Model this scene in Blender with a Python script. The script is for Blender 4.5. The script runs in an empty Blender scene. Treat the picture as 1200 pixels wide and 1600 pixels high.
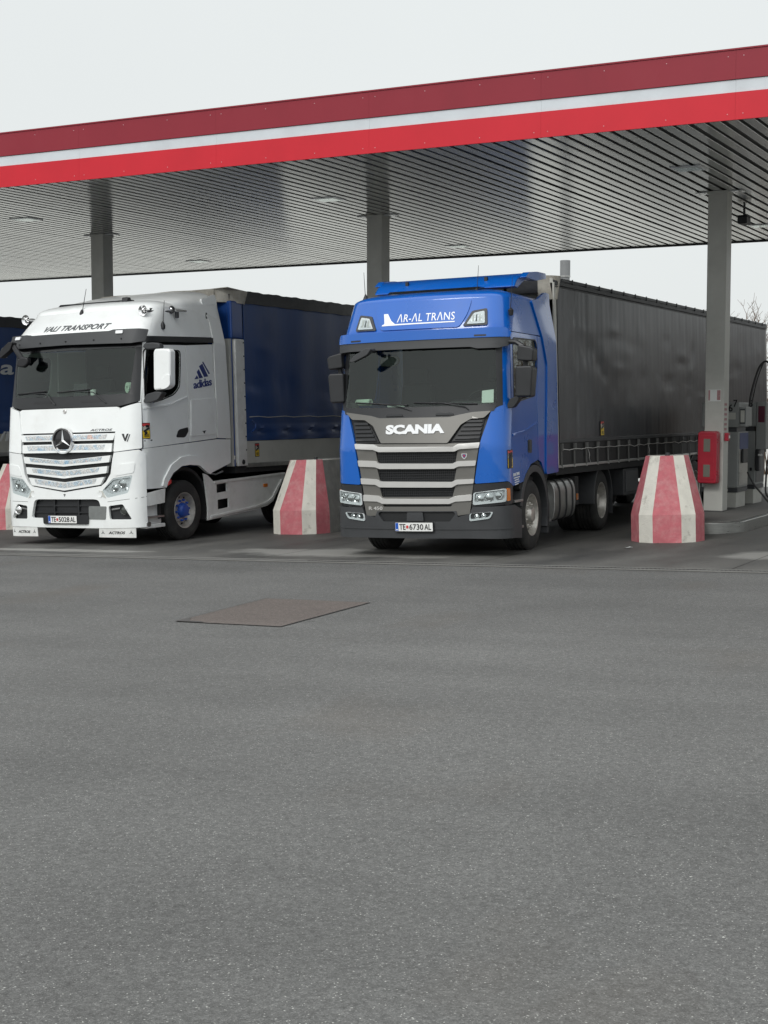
import bpy, bmesh, math, random
from mathutils import Matrix, Vector
random.seed(7)
SCN = bpy.context.scene
COL = SCN.collection
R = math.radians
PI = math.pi

# ------------------------------------------------------------------ camera
cam_d = bpy.data.cameras.new('camera'); cam = bpy.data.objects.new('camera', cam_d); COL.objects.link(cam)
cam_d.sensor_fit = 'VERTICAL'; cam_d.sensor_height = 36.0; cam_d.lens = 36.0 * 2278.54 / 1600.0
cam_d.clip_start = .1; cam_d.clip_end = 4000
cam.location = (0, 0, 2.02)
cam.rotation_euler = (PI / 2 - .0702, 0.0, .4827)
SCN.camera = cam

# ------------------------------------------------------------------ sky and sun (overcast)
SUN_AZ, SUN_EL = R(186), R(37)          # compass direction the light comes from (0 = +Y), behind the camera
world = bpy.data.worlds.new('World'); SCN.world = world; world.use_nodes = True
wn, wl = world.node_tree.nodes, world.node_tree.links
wn.clear()
wo = wn.new('ShaderNodeOutputWorld')
sky = wn.new('ShaderNodeTexSky'); sky.sky_type = 'NISHITA'; sky.sun_disc = False
sky.sun_elevation = SUN_EL; sky.sun_rotation = SUN_AZ
hs = wn.new('ShaderNodeHueSaturation'); hs.inputs['Saturation'].default_value = .25
b1 = wn.new('ShaderNodeBackground'); b1.inputs['Strength'].default_value = .1
wl.new(sky.outputs[0], hs.inputs['Color']); wl.new(hs.outputs[0], b1.inputs['Color'])
tc = wn.new('ShaderNodeTexCoord'); sp = wn.new('ShaderNodeSeparateXYZ'); wl.new(tc.outputs['Generated'], sp.inputs[0])
rp = wn.new('ShaderNodeValToRGB')       # overcast cloud layer: brighter towards the zenith
rp.color_ramp.elements[0].position = 0.0; rp.color_ramp.elements[0].color = (.81, .845, .84, 1)
rp.color_ramp.elements[1].position = 1.0; rp.color_ramp.elements[1].color = (1.75, 1.80, 1.82, 1)
e = rp.color_ramp.elements.new(.30); e.color = (.85, .89, .89, 1)
nz = wn.new('ShaderNodeTexNoise'); nz.inputs['Scale'].default_value = 2.2; nz.inputs['Detail'].default_value = 4
wl.new(tc.outputs['Generated'], nz.inputs['Vector'])
mr = wn.new('ShaderNodeMapRange'); mr.inputs[3].default_value = .95; mr.inputs[4].default_value = 1.05; wl.new(nz.outputs[0], mr.inputs[0])
vm = wn.new('ShaderNodeVectorMath'); vm.operation = 'SCALE'; wl.new(rp.outputs[0], vm.inputs[0]); wl.new(mr.outputs[0], vm.inputs['Scale'])
wl.new(sp.outputs[2], rp.inputs[0])
b2 = wn.new('ShaderNodeBackground'); b2.inputs['Strength'].default_value = 1.0; wl.new(vm.outputs[0], b2.inputs['Color'])
mx = wn.new('ShaderNodeMixShader'); mx.inputs[0].default_value = .9
wl.new(b1.outputs[0], mx.inputs[1]); wl.new(b2.outputs[0], mx.inputs[2]); wl.new(mx.outputs[0], wo.inputs[0])
sun_d = bpy.data.lights.new('sun', 'SUN'); sun_d.energy = 1.5; sun_d.angle = R(22); sun_d.color = (1, .985, .96)
sun = bpy.data.objects.new('sun', sun_d); COL.objects.link(sun)
sd = Vector((math.sin(SUN_AZ) * math.cos(SUN_EL), math.cos(SUN_AZ) * math.cos(SUN_EL), math.sin(SUN_EL)))
sun.rotation_euler = sd.to_track_quat('Z', 'Y').to_euler()
SCN.view_settings.view_transform = 'Standard'; SCN.view_settings.look = 'None'
SCN.view_settings.exposure = 0.0; SCN.view_settings.gamma = 1.0
SCN.view_settings.use_curve_mapping = False

# ------------------------------------------------------------------ materials
def mat(name, col, rough=.5, metal=0.0, coat=0.0, var=0.0, vs=3.0, bump=0.0, bs=60.0, spec=.5, dirt=None, stretch=(1, 1, 1)):
    m = bpy.data.materials.new(name); m.use_nodes = True
    n, l = m.node_tree.nodes, m.node_tree.links
    p = n['Principled BSDF']
    p.inputs['Base Color'].default_value = (*col, 1); p.inputs['Roughness'].default_value = rough
    p.inputs['Metallic'].default_value = metal; p.inputs['Coat Weight'].default_value = coat
    p.inputs['Coat Roughness'].default_value = .06; p.inputs['Specular IOR Level'].default_value = spec
    if not (var or bump or dirt): return m
    t = n.new('ShaderNodeTexCoord'); mp = n.new('ShaderNodeMapping'); mp.inputs['Scale'].default_value = stretch
    l.new(t.outputs['Object'], mp.inputs[0])
    cur = None
    if var:
        nz = n.new('ShaderNodeTexNoise'); nz.inputs['Scale'].default_value = vs; nz.inputs['Detail'].default_value = 7; nz.inputs['Roughness'].default_value = .62
        l.new(mp.outputs[0], nz.inputs['Vector'])
        mr = n.new('ShaderNodeMapRange'); mr.inputs[1].default_value = .25; mr.inputs[2].default_value = .75
        mr.inputs[3].default_value = 1 - var; mr.inputs[4].default_value = 1 + var
        l.new(nz.outputs[0], mr.inputs[0])
        sc = n.new('ShaderNodeVectorMath'); sc.operation = 'SCALE'; sc.inputs[0].default_value = col
        l.new(mr.outputs[0], sc.inputs['Scale']); cur = sc.outputs[0]
        rr = n.new('ShaderNodeMapRange'); rr.inputs[3].default_value = max(.02, rough - .12 * min(1, var * 4)); rr.inputs[4].default_value = min(1, rough + .12 * min(1, var * 4))
        l.new(nz.outputs[0], rr.inputs[0]); l.new(rr.outputs[0], p.inputs['Roughness'])
    if dirt:
        dc, ds, lo, hi, amt = dirt
        nz2 = n.new('ShaderNodeTexNoise'); nz2.inputs['Scale'].default_value = ds; nz2.inputs['Detail'].default_value = 9; nz2.inputs['Roughness'].default_value = .7
        l.new(mp.outputs[0], nz2.inputs['Vector'])
        mr2 = n.new('ShaderNodeMapRange'); mr2.inputs[1].default_value = lo; mr2.inputs[2].default_value = hi; mr2.inputs[4].default_value = amt
        l.new(nz2.outputs[0], mr2.inputs[0])
        mix = n.new('ShaderNodeMix'); mix.data_type = 'RGBA'
        if cur: l.new(cur, mix.inputs[6])
        else: mix.inputs[6].default_value = (*col, 1)
        mix.inputs[7].default_value = (*dc, 1); l.new(mr2.outputs[0], mix.inputs[0]); cur = mix.outputs[2]
    if cur: l.new(cur, p.inputs['Base Color'])
    if bump:
        nb = n.new('ShaderNodeTexNoise'); nb.inputs['Scale'].default_value = bs; nb.inputs['Detail'].default_value = 5
        l.new(mp.outputs[0], nb.inputs['Vector'])
        bp = n.new('ShaderNodeBump'); bp.inputs['Strength'].default_value = bump; bp.inputs['Distance'].default_value = .01
        l.new(nb.outputs[0], bp.inputs['Height']); l.new(bp.outputs[0], p.inputs['Normal'])
    return m

def glass_mat(name, tint, rough=.02, ior=1.5):
    m = bpy.data.materials.new(name); m.use_nodes = True
    n, l = m.node_tree.nodes, m.node_tree.links; n.clear()
    o = n.new('ShaderNodeOutputMaterial'); tr = n.new('ShaderNodeBsdfTransparent'); tr.inputs[0].default_value = (*tint, 1)
    g = n.new('ShaderNodeBsdfGlossy'); g.inputs['Roughness'].default_value = rough; g.inputs[0].default_value = (.95, 1, .97, 1)
    f = n.new('ShaderNodeFresnel'); f.inputs[0].default_value = ior
    ge = n.new('ShaderNodeNewGeometry'); iv = n.new('ShaderNodeMath'); iv.operation = 'SUBTRACT'; iv.inputs[0].default_value = 1.0; l.new(ge.outputs['Backfacing'], iv.inputs[1])
    fm = n.new('ShaderNodeMath'); fm.operation = 'MULTIPLY'; l.new(f.outputs[0], fm.inputs[0]); l.new(iv.outputs[0], fm.inputs[1])   # the inner face of a thin pane adds no mirror
    x = n.new('ShaderNodeMixShader'); l.new(fm.outputs[0], x.inputs[0]); l.new(tr.outputs[0], x.inputs[1]); l.new(g.outputs[0], x.inputs[2]); l.new(x.outputs[0], o.inputs[0])
    return m

M = {}
M['blue'] = mat('blue_paint', (.001, .104, .46), .28, coat=.9, var=.06, vs=1.5, spec=.35, dirt=((.03, .075, .19), 3.0, .55, .9, .3))
M['white'] = mat('white_paint', (.84, .86, .85), .34, coat=.6, var=.03, vs=2, dirt=((.52, .50, .46), 2.2, .52, .85, .35))
M['white_low'] = mat('white_plastic_fairing', (.78, .79, .77), .42, coat=.2, var=.04, vs=2, dirt=((.34, .33, .30), 2.6, .45, .80, .55))
M['black'] = mat('black_plastic', (.016, .017, .019), .45, var=.2, vs=5)
M['blackgloss'] = mat('black_gloss_plastic', (.010, .010, .012), .15, coat=.5)
M['dark'] = mat('dark_grey_plastic', (.040, .042, .045), .55, var=.15, vs=4, bump=.06, bs=300)
M['under'] = mat('sooty_chassis', (.015, .015, .016), .75, var=.3, vs=6)
M['grillegrey'] = mat('warm_grey_paint', (.155, .15, .138), .38, metal=.35, coat=.3, var=.06, vs=3)
M['silver'] = mat('satin_silver', (.60, .59, .57), .30, metal=.4, coat=.3, var=.05, vs=4)
M['chrome'] = mat('chrome', (.80, .80, .80), .10, metal=1.0)
M['alu'] = mat('dull_aluminium', (.42, .42, .41), .38, metal=.9, var=.18, vs=8, bump=.05, bs=80)
M['galv'] = mat('grey_painted_steel', (.54, .54, .50), .45, var=.08, vs=2.5, dirt=((.30, .29, .25), 1.8, .50, .85, .45))
M['rubber'] = mat('tyre_rubber', (.022, .022, .022), .8, var=.3, vs=9, bump=.15, bs=120, dirt=((.085, .08, .072), 3.5, .45, .75, .6))
M['rimgrey'] = mat('dusty_wheel_steel', (.55, .53, .49), .42, metal=.6, var=.25, vs=14, dirt=((.12, .10, .08), 9, .50, .80, .7))
M['bluecap'] = mat('blue_hub_paint', (.015, .07, .36), .4, var=.2, vs=14)
M['strapgrey'] = mat('grey_webbing', (.13, .13, .125), .7, var=.2, vs=9)
M['skirt'] = mat('black_skirt', (.010, .010, .011), .6)
M['glass'] = glass_mat('windscreen_glass', (.80, .86, .82), .02, 1.62)
M['sideglass'] = glass_mat('tinted_side_glass', (.22, .25, .24), .02, 1.6)
M['lens'] = glass_mat('lamp_lens', (.88, .90, .90), .03, 1.45)
M['lamp_in'] = mat('lamp_reflector', (.66, .67, .68), .28, metal=.25, var=.35, vs=28)
M['amber'] = mat('amber_lens', (.55, .16, .02), .25, coat=.6)
M['plate'] = mat('plate_white', (.80, .80, .78), .35)
M['plateblue'] = mat('plate_blue', (.01, .09, .45), .4)
M['red'] = mat('red_print', (.55, .05, .05), .45)
M['ink'] = mat('black_print', (.012, .012, .014), .5)
M['whiteprint'] = mat('white_print', (.80, .81, .82), .42)
M['greyprint'] = mat('dark_grey_print', (.08, .085, .09), .45)
M['navyprint'] = mat('navy_print', (.010, .025, .16), .4)
M['yellow'] = mat('yellow_print', (.75, .52, .03), .5)
M['seat'] = mat('seat_cloth', (.05, .052, .055), .9, var=.2, vs=8)
M['inside'] = mat('cab_trim', (.035, .037, .036), .8, var=.15, vs=3)
M['paper'] = mat('white_paper', (.78, .80, .78), .8, var=.05, vs=8)
M['greentint'] = mat('pale_green_paper', (.55, .66, .56), .8, var=.05, vs=8)
M['grille_mesh'] = mat('grille_black', (.011, .012, .013), .5)
M['tarp_navy'] = mat('navy_tarpaulin', (.005, .050, .205), .45, coat=.0, var=.2, vs=1.4, bump=.2, bs=9, dirt=((.035, .055, .09), 1.6, .5, .85, .35), stretch=(1, 1, .35))
M['tarp_blue'] = mat('blue_tarpaulin', (.008, .055, .24), .4, coat=.2, var=.2, vs=2, bump=.15, bs=9)
M['tarp_roof'] = mat('black_roof_tarpaulin', (.020, .022, .027), .5, var=.35, vs=3, bump=.4, bs=12, dirt=((.10, .10, .095), 5, .55, .85, .5))
M['tarp_dirty'] = mat('grubby_canvas', (.46, .44, .39), .8, var=.25, vs=6, bump=.3, bs=30, dirt=((.20, .16, .11), 7, .45, .75, .7))
M['cap'] = mat('concrete_grey', (.50, .49, .45), .9, var=.22, vs=4, bump=.35, bs=60, dirt=((.20, .195, .18), 2.4, .48, .78, .6))
M['conc_white'] = mat('worn_white_concrete_paint', (.66, .64, .57), .85, var=.12, vs=5, bump=.6, bs=55, dirt=((.26, .24, .20), 7, .56, .72, .7))
M['conc_red'] = mat('worn_red_concrete_paint', (.48, .135, .155), .84, var=.14, vs=9, bump=.6, bs=55, dirt=((.58, .34, .33), 6, .46, .80, .75))
M['fas_dark'] = mat('dark_red_fascia', (.25, .016, .030), .5, var=.08, vs=1.2, spec=.35, dirt=((.20, .03, .04), 1.2, .5, .9, .4), stretch=(1, 1, .4))
M['fas_red'] = mat('red_fascia', (.56, .014, .028), .5, var=.07, vs=1.2, spec=.35)
M['fas_white'] = mat('silver_white_fascia', (.60, .64, .67), .42, var=.07, vs=2.0, dirt=((.45, .47, .48), 1.5, .5, .85, .5))
M['rivet'] = mat('rivet_head', (.62, .40, .42), .5)
M['redbox'] = mat('red_plastic_cabinet', (.42, .015, .035), .42, coat=.2, var=.10, vs=5)
M['pane'] = mat('smoky_pane', (.20, .19, .16), .25, coat=.5)
M['pumpgrey'] = mat('pump_grey_panel', (.29, .30, .295), .45, var=.07, vs=3, dirt=((.13, .13, .12), 3, .52, .85, .5))
M['pumpdark'] = mat('pump_dark_panel', (.06, .063, .068), .4, var=.1, vs=4)
M['pumpblue'] = mat('pump_blue_panel', (.015, .04, .16), .35)
M['steel'] = mat('brushed_stainless', (.36, .36, .345), .30, metal=1.0, var=.18, vs=7, bump=.05, bs=200, stretch=(1, 1, 8))
M['display'] = mat('unlit_display', (.05, .055, .05), .2, coat=.5)
M['maroon'] = mat('maroon_display', (.12, .015, .04), .3, coat=.4)
M['faded'] = mat('faded_red_print', (.42, .22, .23), .7, var=.2, vs=20, dirt=((.5, .48, .45), 30, .5, .7, .8))
M['pipe'] = mat('weathered_pipe', (.20, .205, .21), .6, var=.1, vs=3)
M['covergrey'] = mat('grey_cover_plastic', (.17, .18, .175), .55, var=.15, vs=12)
M['islandtop'] = mat('grimy_island_paving', (.15, .148, .14), .7, var=.2, vs=4, dirt=((.07, .07, .066), 2, .45, .75, .6))
M['hose'] = mat('black_hose', (.012, .012, .013), .42)
M['bark'] = mat('bare_bark', (.10, .082, .065), .9, var=.3, vs=8)
M['twig'] = mat('brown_twigs', (.13, .085, .055), .9, var=.35, vs=3)
M['lampwhite'] = mat('luminaire_cover', (.72, .74, .74), .25, coat=.5)
M['void'] = mat('grey_ceiling_void', (.10, .103, .102), .7)
M['gap'] = mat('ceiling_void', (.045, .047, .047), .8)

def slat_mat():
    m = mat('mill_finish_ceiling', (.82, .83, .81), .36, metal=1.0, var=.05, vs=.6, dirt=((.42, .43, .42), 1.1, .55, .85, .4))
    n, l = m.node_tree.nodes, m.node_tree.links; p = n['Principled BSDF']
    for k in list(p.inputs['Roughness'].links): l.remove(k)
    p.inputs['Roughness'].default_value = .21; p.inputs['Anisotropic'].default_value = .75
    c = n.new('ShaderNodeCombineXYZ'); c.inputs[1].default_value = 1.0; l.new(c.outputs[0], p.inputs['Tangent'])   # rolled along the slat
    return m
M['slat'] = slat_mat()

def curtain_grey():
    m = bpy.data.materials.new('charcoal_tarpaulin'); m.use_nodes = True
    n, l = m.node_tree.nodes, m.node_tree.links; p = n['Principled BSDF']
    p.inputs['Roughness'].default_value = .42; p.inputs['Coat Weight'].default_value = .1
    t = n.new('ShaderNodeTexCoord')
    def noise(scl, s, d=6):
        mp = n.new('ShaderNodeMapping'); mp.inputs['Scale'].default_value = scl; l.new(t.outputs['Object'], mp.inputs[0])
        z = n.new('ShaderNodeTexNoise'); z.inputs['Scale'].default_value = s; z.inputs['Detail'].default_value = d; z.inputs['Roughness'].default_value = .65
        l.new(mp.outputs[0], z.inputs['Vector']); return z
    a = noise((1, 5, .22), 1.6); b = noise((1, 1, 1), .9)
    ad = n.new('ShaderNodeMath'); ad.operation = 'ADD'; l.new(a.outputs[0], ad.inputs[0]); l.new(b.outputs[0], ad.inputs[1])
    r = n.new('ShaderNodeValToRGB'); r.color_ramp.elements[0].position = .80; r.color_ramp.elements[0].color = (.013, .0155, .021, 1)
    r.color_ramp.elements[1].position = 1.25; r.color_ramp.elements[1].color = (.037, .040, .046, 1)
    mr = n.new('ShaderNodeMapRange'); mr.inputs[2].default_value = 2.0; mr.inputs[4].default_value = 1.0
    l.new(ad.outputs[0], mr.inputs[0]); l.new(mr.outputs[0], r.inputs[0])
    r.color_ramp.elements[0].position = .38; r.color_ramp.elements[1].position = .64
    l.new(r.outputs[0], p.inputs['Base Color'])
    c = noise((1, 2.2, .6), 3.0, 4); bp = n.new('ShaderNodeBump'); bp.inputs['Strength'].default_value = .22; bp.inputs['Distance'].default_value = .02
    l.new(c.outputs[0], bp.inputs['Height']); l.new(bp.outputs[0], p.inputs['Normal'])
    return m
M['tarp_grey'] = curtain_grey()

def asphalt_mat(name, dark, mid, light, bright, big=.14):
    m = bpy.data.materials.new(name); m.use_nodes = True
    n, l = m.node_tree.nodes, m.node_tree.links; p = n['Principled BSDF']; p.inputs['Roughness'].default_value = .85; p.inputs['Specular IOR Level'].default_value = .35
    t = n.new('ShaderNodeTexCoord')
    v = n.new('ShaderNodeTexVoronoi'); v.inputs['Scale'].default_value = 210; l.new(t.outputs['Object'], v.inputs['Vector'])
    sp = n.new('ShaderNodeSeparateColor'); l.new(v.outputs['Color'], sp.inputs[0])
    r = n.new('ShaderNodeValToRGB'); r.color_ramp.interpolation = 'LINEAR'
    els = r.color_ramp.elements
    els[0].position = 0; els[0].color = (*dark, 1); els[1].position = 1; els[1].color = (*bright, 1)
    for ps, c in ((.45, mid), (.80, mid), (.90, light), (.985, light), (.993, bright)):
        e = els.new(ps); e.color = (*c, 1)
    l.new(sp.outputs[0], r.inputs[0])
    # finer grit
    v2 = n.new('ShaderNodeTexVoronoi'); v2.inputs['Scale'].default_value = 75; l.new(t.outputs['Object'], v2.inputs['Vector'])
    s2 = n.new('ShaderNodeSeparateColor'); l.new(v2.outputs['Color'], s2.inputs[0])
    m2 = n.new('ShaderNodeMapRange'); m2.inputs[3].default_value = .86; m2.inputs[4].default_value = 1.14; l.new(s2.outputs[0], m2.inputs[0])
    nz = n.new('ShaderNodeTexNoise'); nz.inputs['Scale'].default_value = .35; nz.inputs['Detail'].default_value = 9; nz.inputs['Roughness'].default_value = .62
    l.new(t.outputs['Object'], nz.inputs['Vector'])
    m3 = n.new('ShaderNodeMapRange'); m3.inputs[1].default_value = .3; m3.inputs[2].default_value = .7; m3.inputs[3].default_value = 1 - big; m3.inputs[4].default_value = 1 + big
    l.new(nz.outputs[0], m3.inputs[0])
    mu = n.new('ShaderNodeMath'); mu.operation = 'MULTIPLY'; l.new(m2.outputs[0], mu.inputs[0]); l.new(m3.outputs[0], mu.inputs[1])
    sc = n.new('ShaderNodeVectorMath'); sc.operation = 'SCALE'; l.new(r.outputs[0], sc.inputs[0]); l.new(mu.outputs[0], sc.inputs['Scale'])
    gr = n.new('ShaderNodeTexNoise'); gr.inputs['Scale'].default_value = 26; gr.inputs['Detail'].default_value = 10; gr.inputs['Roughness'].default_value = .85
    l.new(t.outputs['Object'], gr.inputs['Vector'])
    mg = n.new('ShaderNodeMapRange'); mg.inputs[1].default_value = .30; mg.inputs[2].default_value = .70; mg.inputs[3].default_value = .62; mg.inputs[4].default_value = 1.38; mg.clamp = False; l.new(gr.outputs[0], mg.inputs[0])
    sg_ = n.new('ShaderNodeVectorMath'); sg_.operation = 'SCALE'; l.new(sc.outputs[0], sg_.inputs[0]); l.new(mg.outputs[0], sg_.inputs['Scale']); sc = sg_
    # brownish old oil and rust stains with a shape of their own
    nz2 = n.new('ShaderNodeTexNoise'); nz2.inputs['Scale'].default_value = .55; nz2.inputs['Detail'].default_value = 6
    mp = n.new('ShaderNodeMapping'); mp.inputs['Location'].default_value = (3.1, 7.7, 0); mp.inputs['Scale'].default_value = (1, .6, 1); l.new(t.outputs['Object'], mp.inputs[0]); l.new(mp.outputs[0], nz2.inputs['Vector'])
    m4 = n.new('ShaderNodeMapRange'); m4.inputs[1].default_value = .60; m4.inputs[2].default_value = .78; m4.inputs[4].default_value = .5; l.new(nz2.outputs[0], m4.inputs[0])
    mix = n.new('ShaderNodeMix'); mix.data_type = 'RGBA'; l.new(m4.outputs[0], mix.inputs[0]); l.new(sc.outputs[0], mix.inputs[6]); mix.inputs[7].default_value = (.10, .085, .07, 1)
    # long faint wheel tracks, scattered oil drips
    nz3 = n.new('ShaderNodeTexNoise'); nz3.inputs['Scale'].default_value = 1.0; nz3.inputs['Detail'].default_value = 5
    mp3 = n.new('ShaderNodeMapping'); mp3.inputs['Rotation'].default_value = (0, 0, R(-24)); mp3.inputs['Scale'].default_value = (.16, 1.5, 1); l.new(t.outputs['Object'], mp3.inputs[0]); l.new(mp3.outputs[0], nz3.inputs['Vector'])
    m5 = n.new('ShaderNodeMapRange'); m5.inputs[1].default_value = .35; m5.inputs[2].default_value = .65; m5.inputs[3].default_value = .95; m5.inputs[4].default_value = 1.05; l.new(nz3.outputs[0], m5.inputs[0])
    v3 = n.new('ShaderNodeTexVoronoi'); v3.inputs['Scale'].default_value = 1.1; v3.inputs['Randomness'].default_value = 1.0; l.new(t.outputs['Object'], v3.inputs['Vector'])
    wob = n.new('ShaderNodeTexNoise'); wob.inputs['Scale'].default_value = 14; l.new(t.outputs['Object'], wob.inputs['Vector'])
    ad = n.new('ShaderNodeMath'); ad.operation = 'MULTIPLY_ADD'; ad.inputs[1].default_value = .10; l.new(wob.outputs[0], ad.inputs[0]); l.new(v3.outputs['Distance'], ad.inputs[2])
    m6 = n.new('ShaderNodeMapRange'); m6.inputs[1].default_value = .075; m6.inputs[2].default_value = .10; m6.inputs[3].default_value = .72; m6.inputs[4].default_value = 1.0; l.new(ad.outputs[0], m6.inputs[0])
    mm = n.new('ShaderNodeMath'); mm.operation = 'MULTIPLY'; l.new(m5.outputs[0], mm.inputs[0]); l.new(m6.outputs[0], mm.inputs[1])
    s5 = n.new('ShaderNodeVectorMath'); s5.operation = 'SCALE'; l.new(mix.outputs[2], s5.inputs[0]); l.new(mm.outputs[0], s5.inputs['Scale'])
    l.new(s5.outputs[0], p.inputs['Base Color'])
    bp = n.new('ShaderNodeBump'); bp.inputs['Strength'].default_value = .55; bp.inputs['Distance'].default_value = .004
    l.new(v.outputs['Distance'], bp.inputs['Height']); l.new(bp.outputs[0], p.inputs['Normal'])
    return m
M['asphalt'] = asphalt_mat('worn_asphalt', (.078, .078, .075), (.112, .112, .108), (.158, .158, .152), (.38, .38, .355), .17)
M['patch'] = asphalt_mat('brown_patch_asphalt', (.086, .072, .064), (.118, .100, .090), (.145, .126, .115), (.23, .21, .19), .12)

def slab_mat():
    m = bpy.data.materials.new('stained_concrete_slab'); m.use_nodes = True
    n, l = m.node_tree.nodes, m.node_tree.links; p = n['Principled BSDF']
    t = n.new('ShaderNodeTexCoord')
    def noise(scl, s, d=8, loc=(0, 0, 0), r=.62):
        mp = n.new('ShaderNodeMapping'); mp.inputs['Scale'].default_value = scl; mp.inputs['Location'].default_value = loc; l.new(t.outputs['Object'], mp.inputs[0])
        z = n.new('ShaderNodeTexNoise'); z.inputs['Scale'].default_value = s; z.inputs['Detail'].default_value = d; z.inputs['Roughness'].default_value = r
        l.new(mp.outputs[0], z.inputs['Vector']); return z
    a = noise((1, .35, 1), 1.1); b = noise((1, 1, 1), 35, 3)
    r = n.new('ShaderNodeValToRGB'); r.color_ramp.elements[0].position = .33; r.color_ramp.elements[0].color = (.052, .052, .049, 1)
    r.color_ramp.elements[1].position = .68; r.color_ramp.elements[1].color = (.118, .115, .106, 1); l.new(a.outputs[0], r.inputs[0])
    mr = n.new('ShaderNodeMapRange'); mr.inputs[1].default_value = .3; mr.inputs[2].default_value = .7; mr.inputs[3].default_value = .85; mr.inputs[4].default_value = 1.15; l.new(b.outputs[0], mr.inputs[0])
    sc = n.new('ShaderNodeVectorMath'); sc.operation = 'SCALE'; l.new(r.outputs[0], sc.inputs[0]); l.new(mr.outputs[0], sc.inputs['Scale'])
    cur = sc.outputs[0]
    # pale worn spots: (x, y, rx, ry)
    wob = noise((1, 1, 1), 1.3, 6, (4, 2, 0))
    for cx, cy, rx, ry in ((-10.0, 18.05, 2.1, .62), (-4.0, 18.9, .9, .7), (-14.9, 17.6, 1.8, .22)):
        mp = n.new('ShaderNodeMapping'); mp.inputs['Location'].default_value = (-cx / rx, -cy / ry, 0); mp.inputs['Scale'].default_value = (1 / rx, 1 / ry, 0)
        l.new(t.outputs['Object'], mp.inputs[0])
        ln = n.new('ShaderNodeVectorMath'); ln.operation = 'LENGTH'; l.new(mp.outputs[0], ln.inputs[0])
        ad = n.new('ShaderNodeMath'); ad.operation = 'MULTIPLY_ADD'; ad.inputs[1].default_value = 1.5; l.new(wob.outputs[0], ad.inputs[0]); l.new(ln.outputs['Value'], ad.inputs[2])
        m4 = n.new('ShaderNodeMapRange'); m4.inputs[1].default_value = 1.85; m4.inputs[2].default_value = 1.45; m4.inputs[4].default_value = .75; l.new(ad.outputs[0], m4.inputs[0])
        mix = n.new('ShaderNodeMix'); mix.data_type = 'RGBA'; l.new(m4.outputs[0], mix.inputs[0]); l.new(cur, mix.inputs[6]); mix.inputs[7].default_value = (.29, .285, .265, 1); cur = mix.outputs[2]
    l.new(cur, p.inputs['Base Color'])
    rr = n.new('ShaderNodeMapRange'); rr.inputs[1].default_value = .3; rr.inputs[2].default_value = .7; rr.inputs[3].default_value = .5; rr.inputs[4].default_value = .8; l.new(a.outputs[0], rr.inputs[0]); l.new(rr.outputs[0], p.inputs['Roughness'])
    bp = n.new('ShaderNodeBump'); bp.inputs['Strength'].default_value = .15; bp.inputs['Distance'].default_value = .006; l.new(b.outputs[0], bp.inputs['Height']); l.new(bp.outputs[0], p.inputs['Normal'])
    return m
M['slab'] = slab_mat()

def foil_mat():   # pastel dotted film in the white truck's grille
    m = mat('pastel_dotted_film', (.5, .52, .55), .35, metal=.3)
    n, l = m.node_tree.nodes, m.node_tree.links; p = n['Principled BSDF']; t = n.new('ShaderNodeTexCoord')
    z = n.new('ShaderNodeTexNoise'); z.inputs['Scale'].default_value = 5; z.inputs['Detail'].default_value = 3; l.new(t.outputs['Object'], z.inputs['Vector'])
    r = n.new('ShaderNodeValToRGB'); e = r.color_ramp.elements; e[0].position = .36; e[0].color = (.40, .58, .74, 1); e[1].position = .68; e[1].color = (.80, .60, .54, 1)
    for ps, c in ((.45, (.68, .74, .78, 1)), (.52, (.78, .76, .73, 1)), (.60, (.52, .66, .76, 1))): q = e.new(ps); q.color = c
    l.new(z.outputs[0], r.inputs[0])
    v = n.new('ShaderNodeTexVoronoi'); v.inputs['Scale'].default_value = 55; l.new(t.outputs['Object'], v.inputs['Vector'])
    mr = n.new('ShaderNodeMapRange'); mr.inputs[1].default_value = .2; mr.inputs[2].default_value = .7; mr.inputs[3].default_value = 1.08; mr.inputs[4].default_value = .66; l.new(v.outputs['Distance'], mr.inputs[0])
    s = n.new('ShaderNodeVectorMath'); s.operation = 'SCALE'; l.new(r.outputs[0], s.inputs[0]); l.new(mr.outputs[0], s.inputs['Scale']); l.new(s.outputs[0], p.inputs['Base Color'])
    return m
M['foil'] = foil_mat()

# ------------------------------------------------------------------ mesh helpers
def finish(name, bm, material, parent=None, smooth=40, bevel=0.0, seg=2):
    bmesh.ops.remove_doubles(bm, verts=bm.verts, dist=1e-5)
    bmesh.ops.recalc_face_normals(bm, faces=bm.faces)
    me = bpy.data.meshes.new(name); bm.to_mesh(me); bm.free()
    return link(name, me, material, parent, smooth, bevel, seg)

def link(name, me, material=None, parent=None, smooth=40, bevel=0.0, seg=2):
    if material is not None and not me.materials:
        for mm in (material if isinstance(material, (list, tuple)) else [material]): me.materials.append(M[mm])
        if smooth:
            me.shade_smooth(); me.set_sharp_from_angle(angle=R(smooth))
    o = bpy.data.objects.new(name, me); COL.objects.link(o)
    if parent is not None: o.parent = parent
    if bevel:
        b = o.modifiers.new('bevel', 'BEVEL'); b.width = bevel; b.segments = seg; b.limit_method = 'ANGLE'; b.angle_limit = R(42); b.harden_normals = True
    return o

def empty(name, parent=None, mw=None):
    o = bpy.data.objects.new(name, None); COL.objects.link(o); o.empty_display_size = .2
    if parent is not None: o.parent = parent
    if mw is not None: o.matrix_world = mw
    return o

def tag(o, label, cat, group=None):
    o['label'] = label; o['category'] = cat
    if group: o['group'] = group
    return o
def struct(o): o['kind'] = 'structure'; return o

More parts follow.
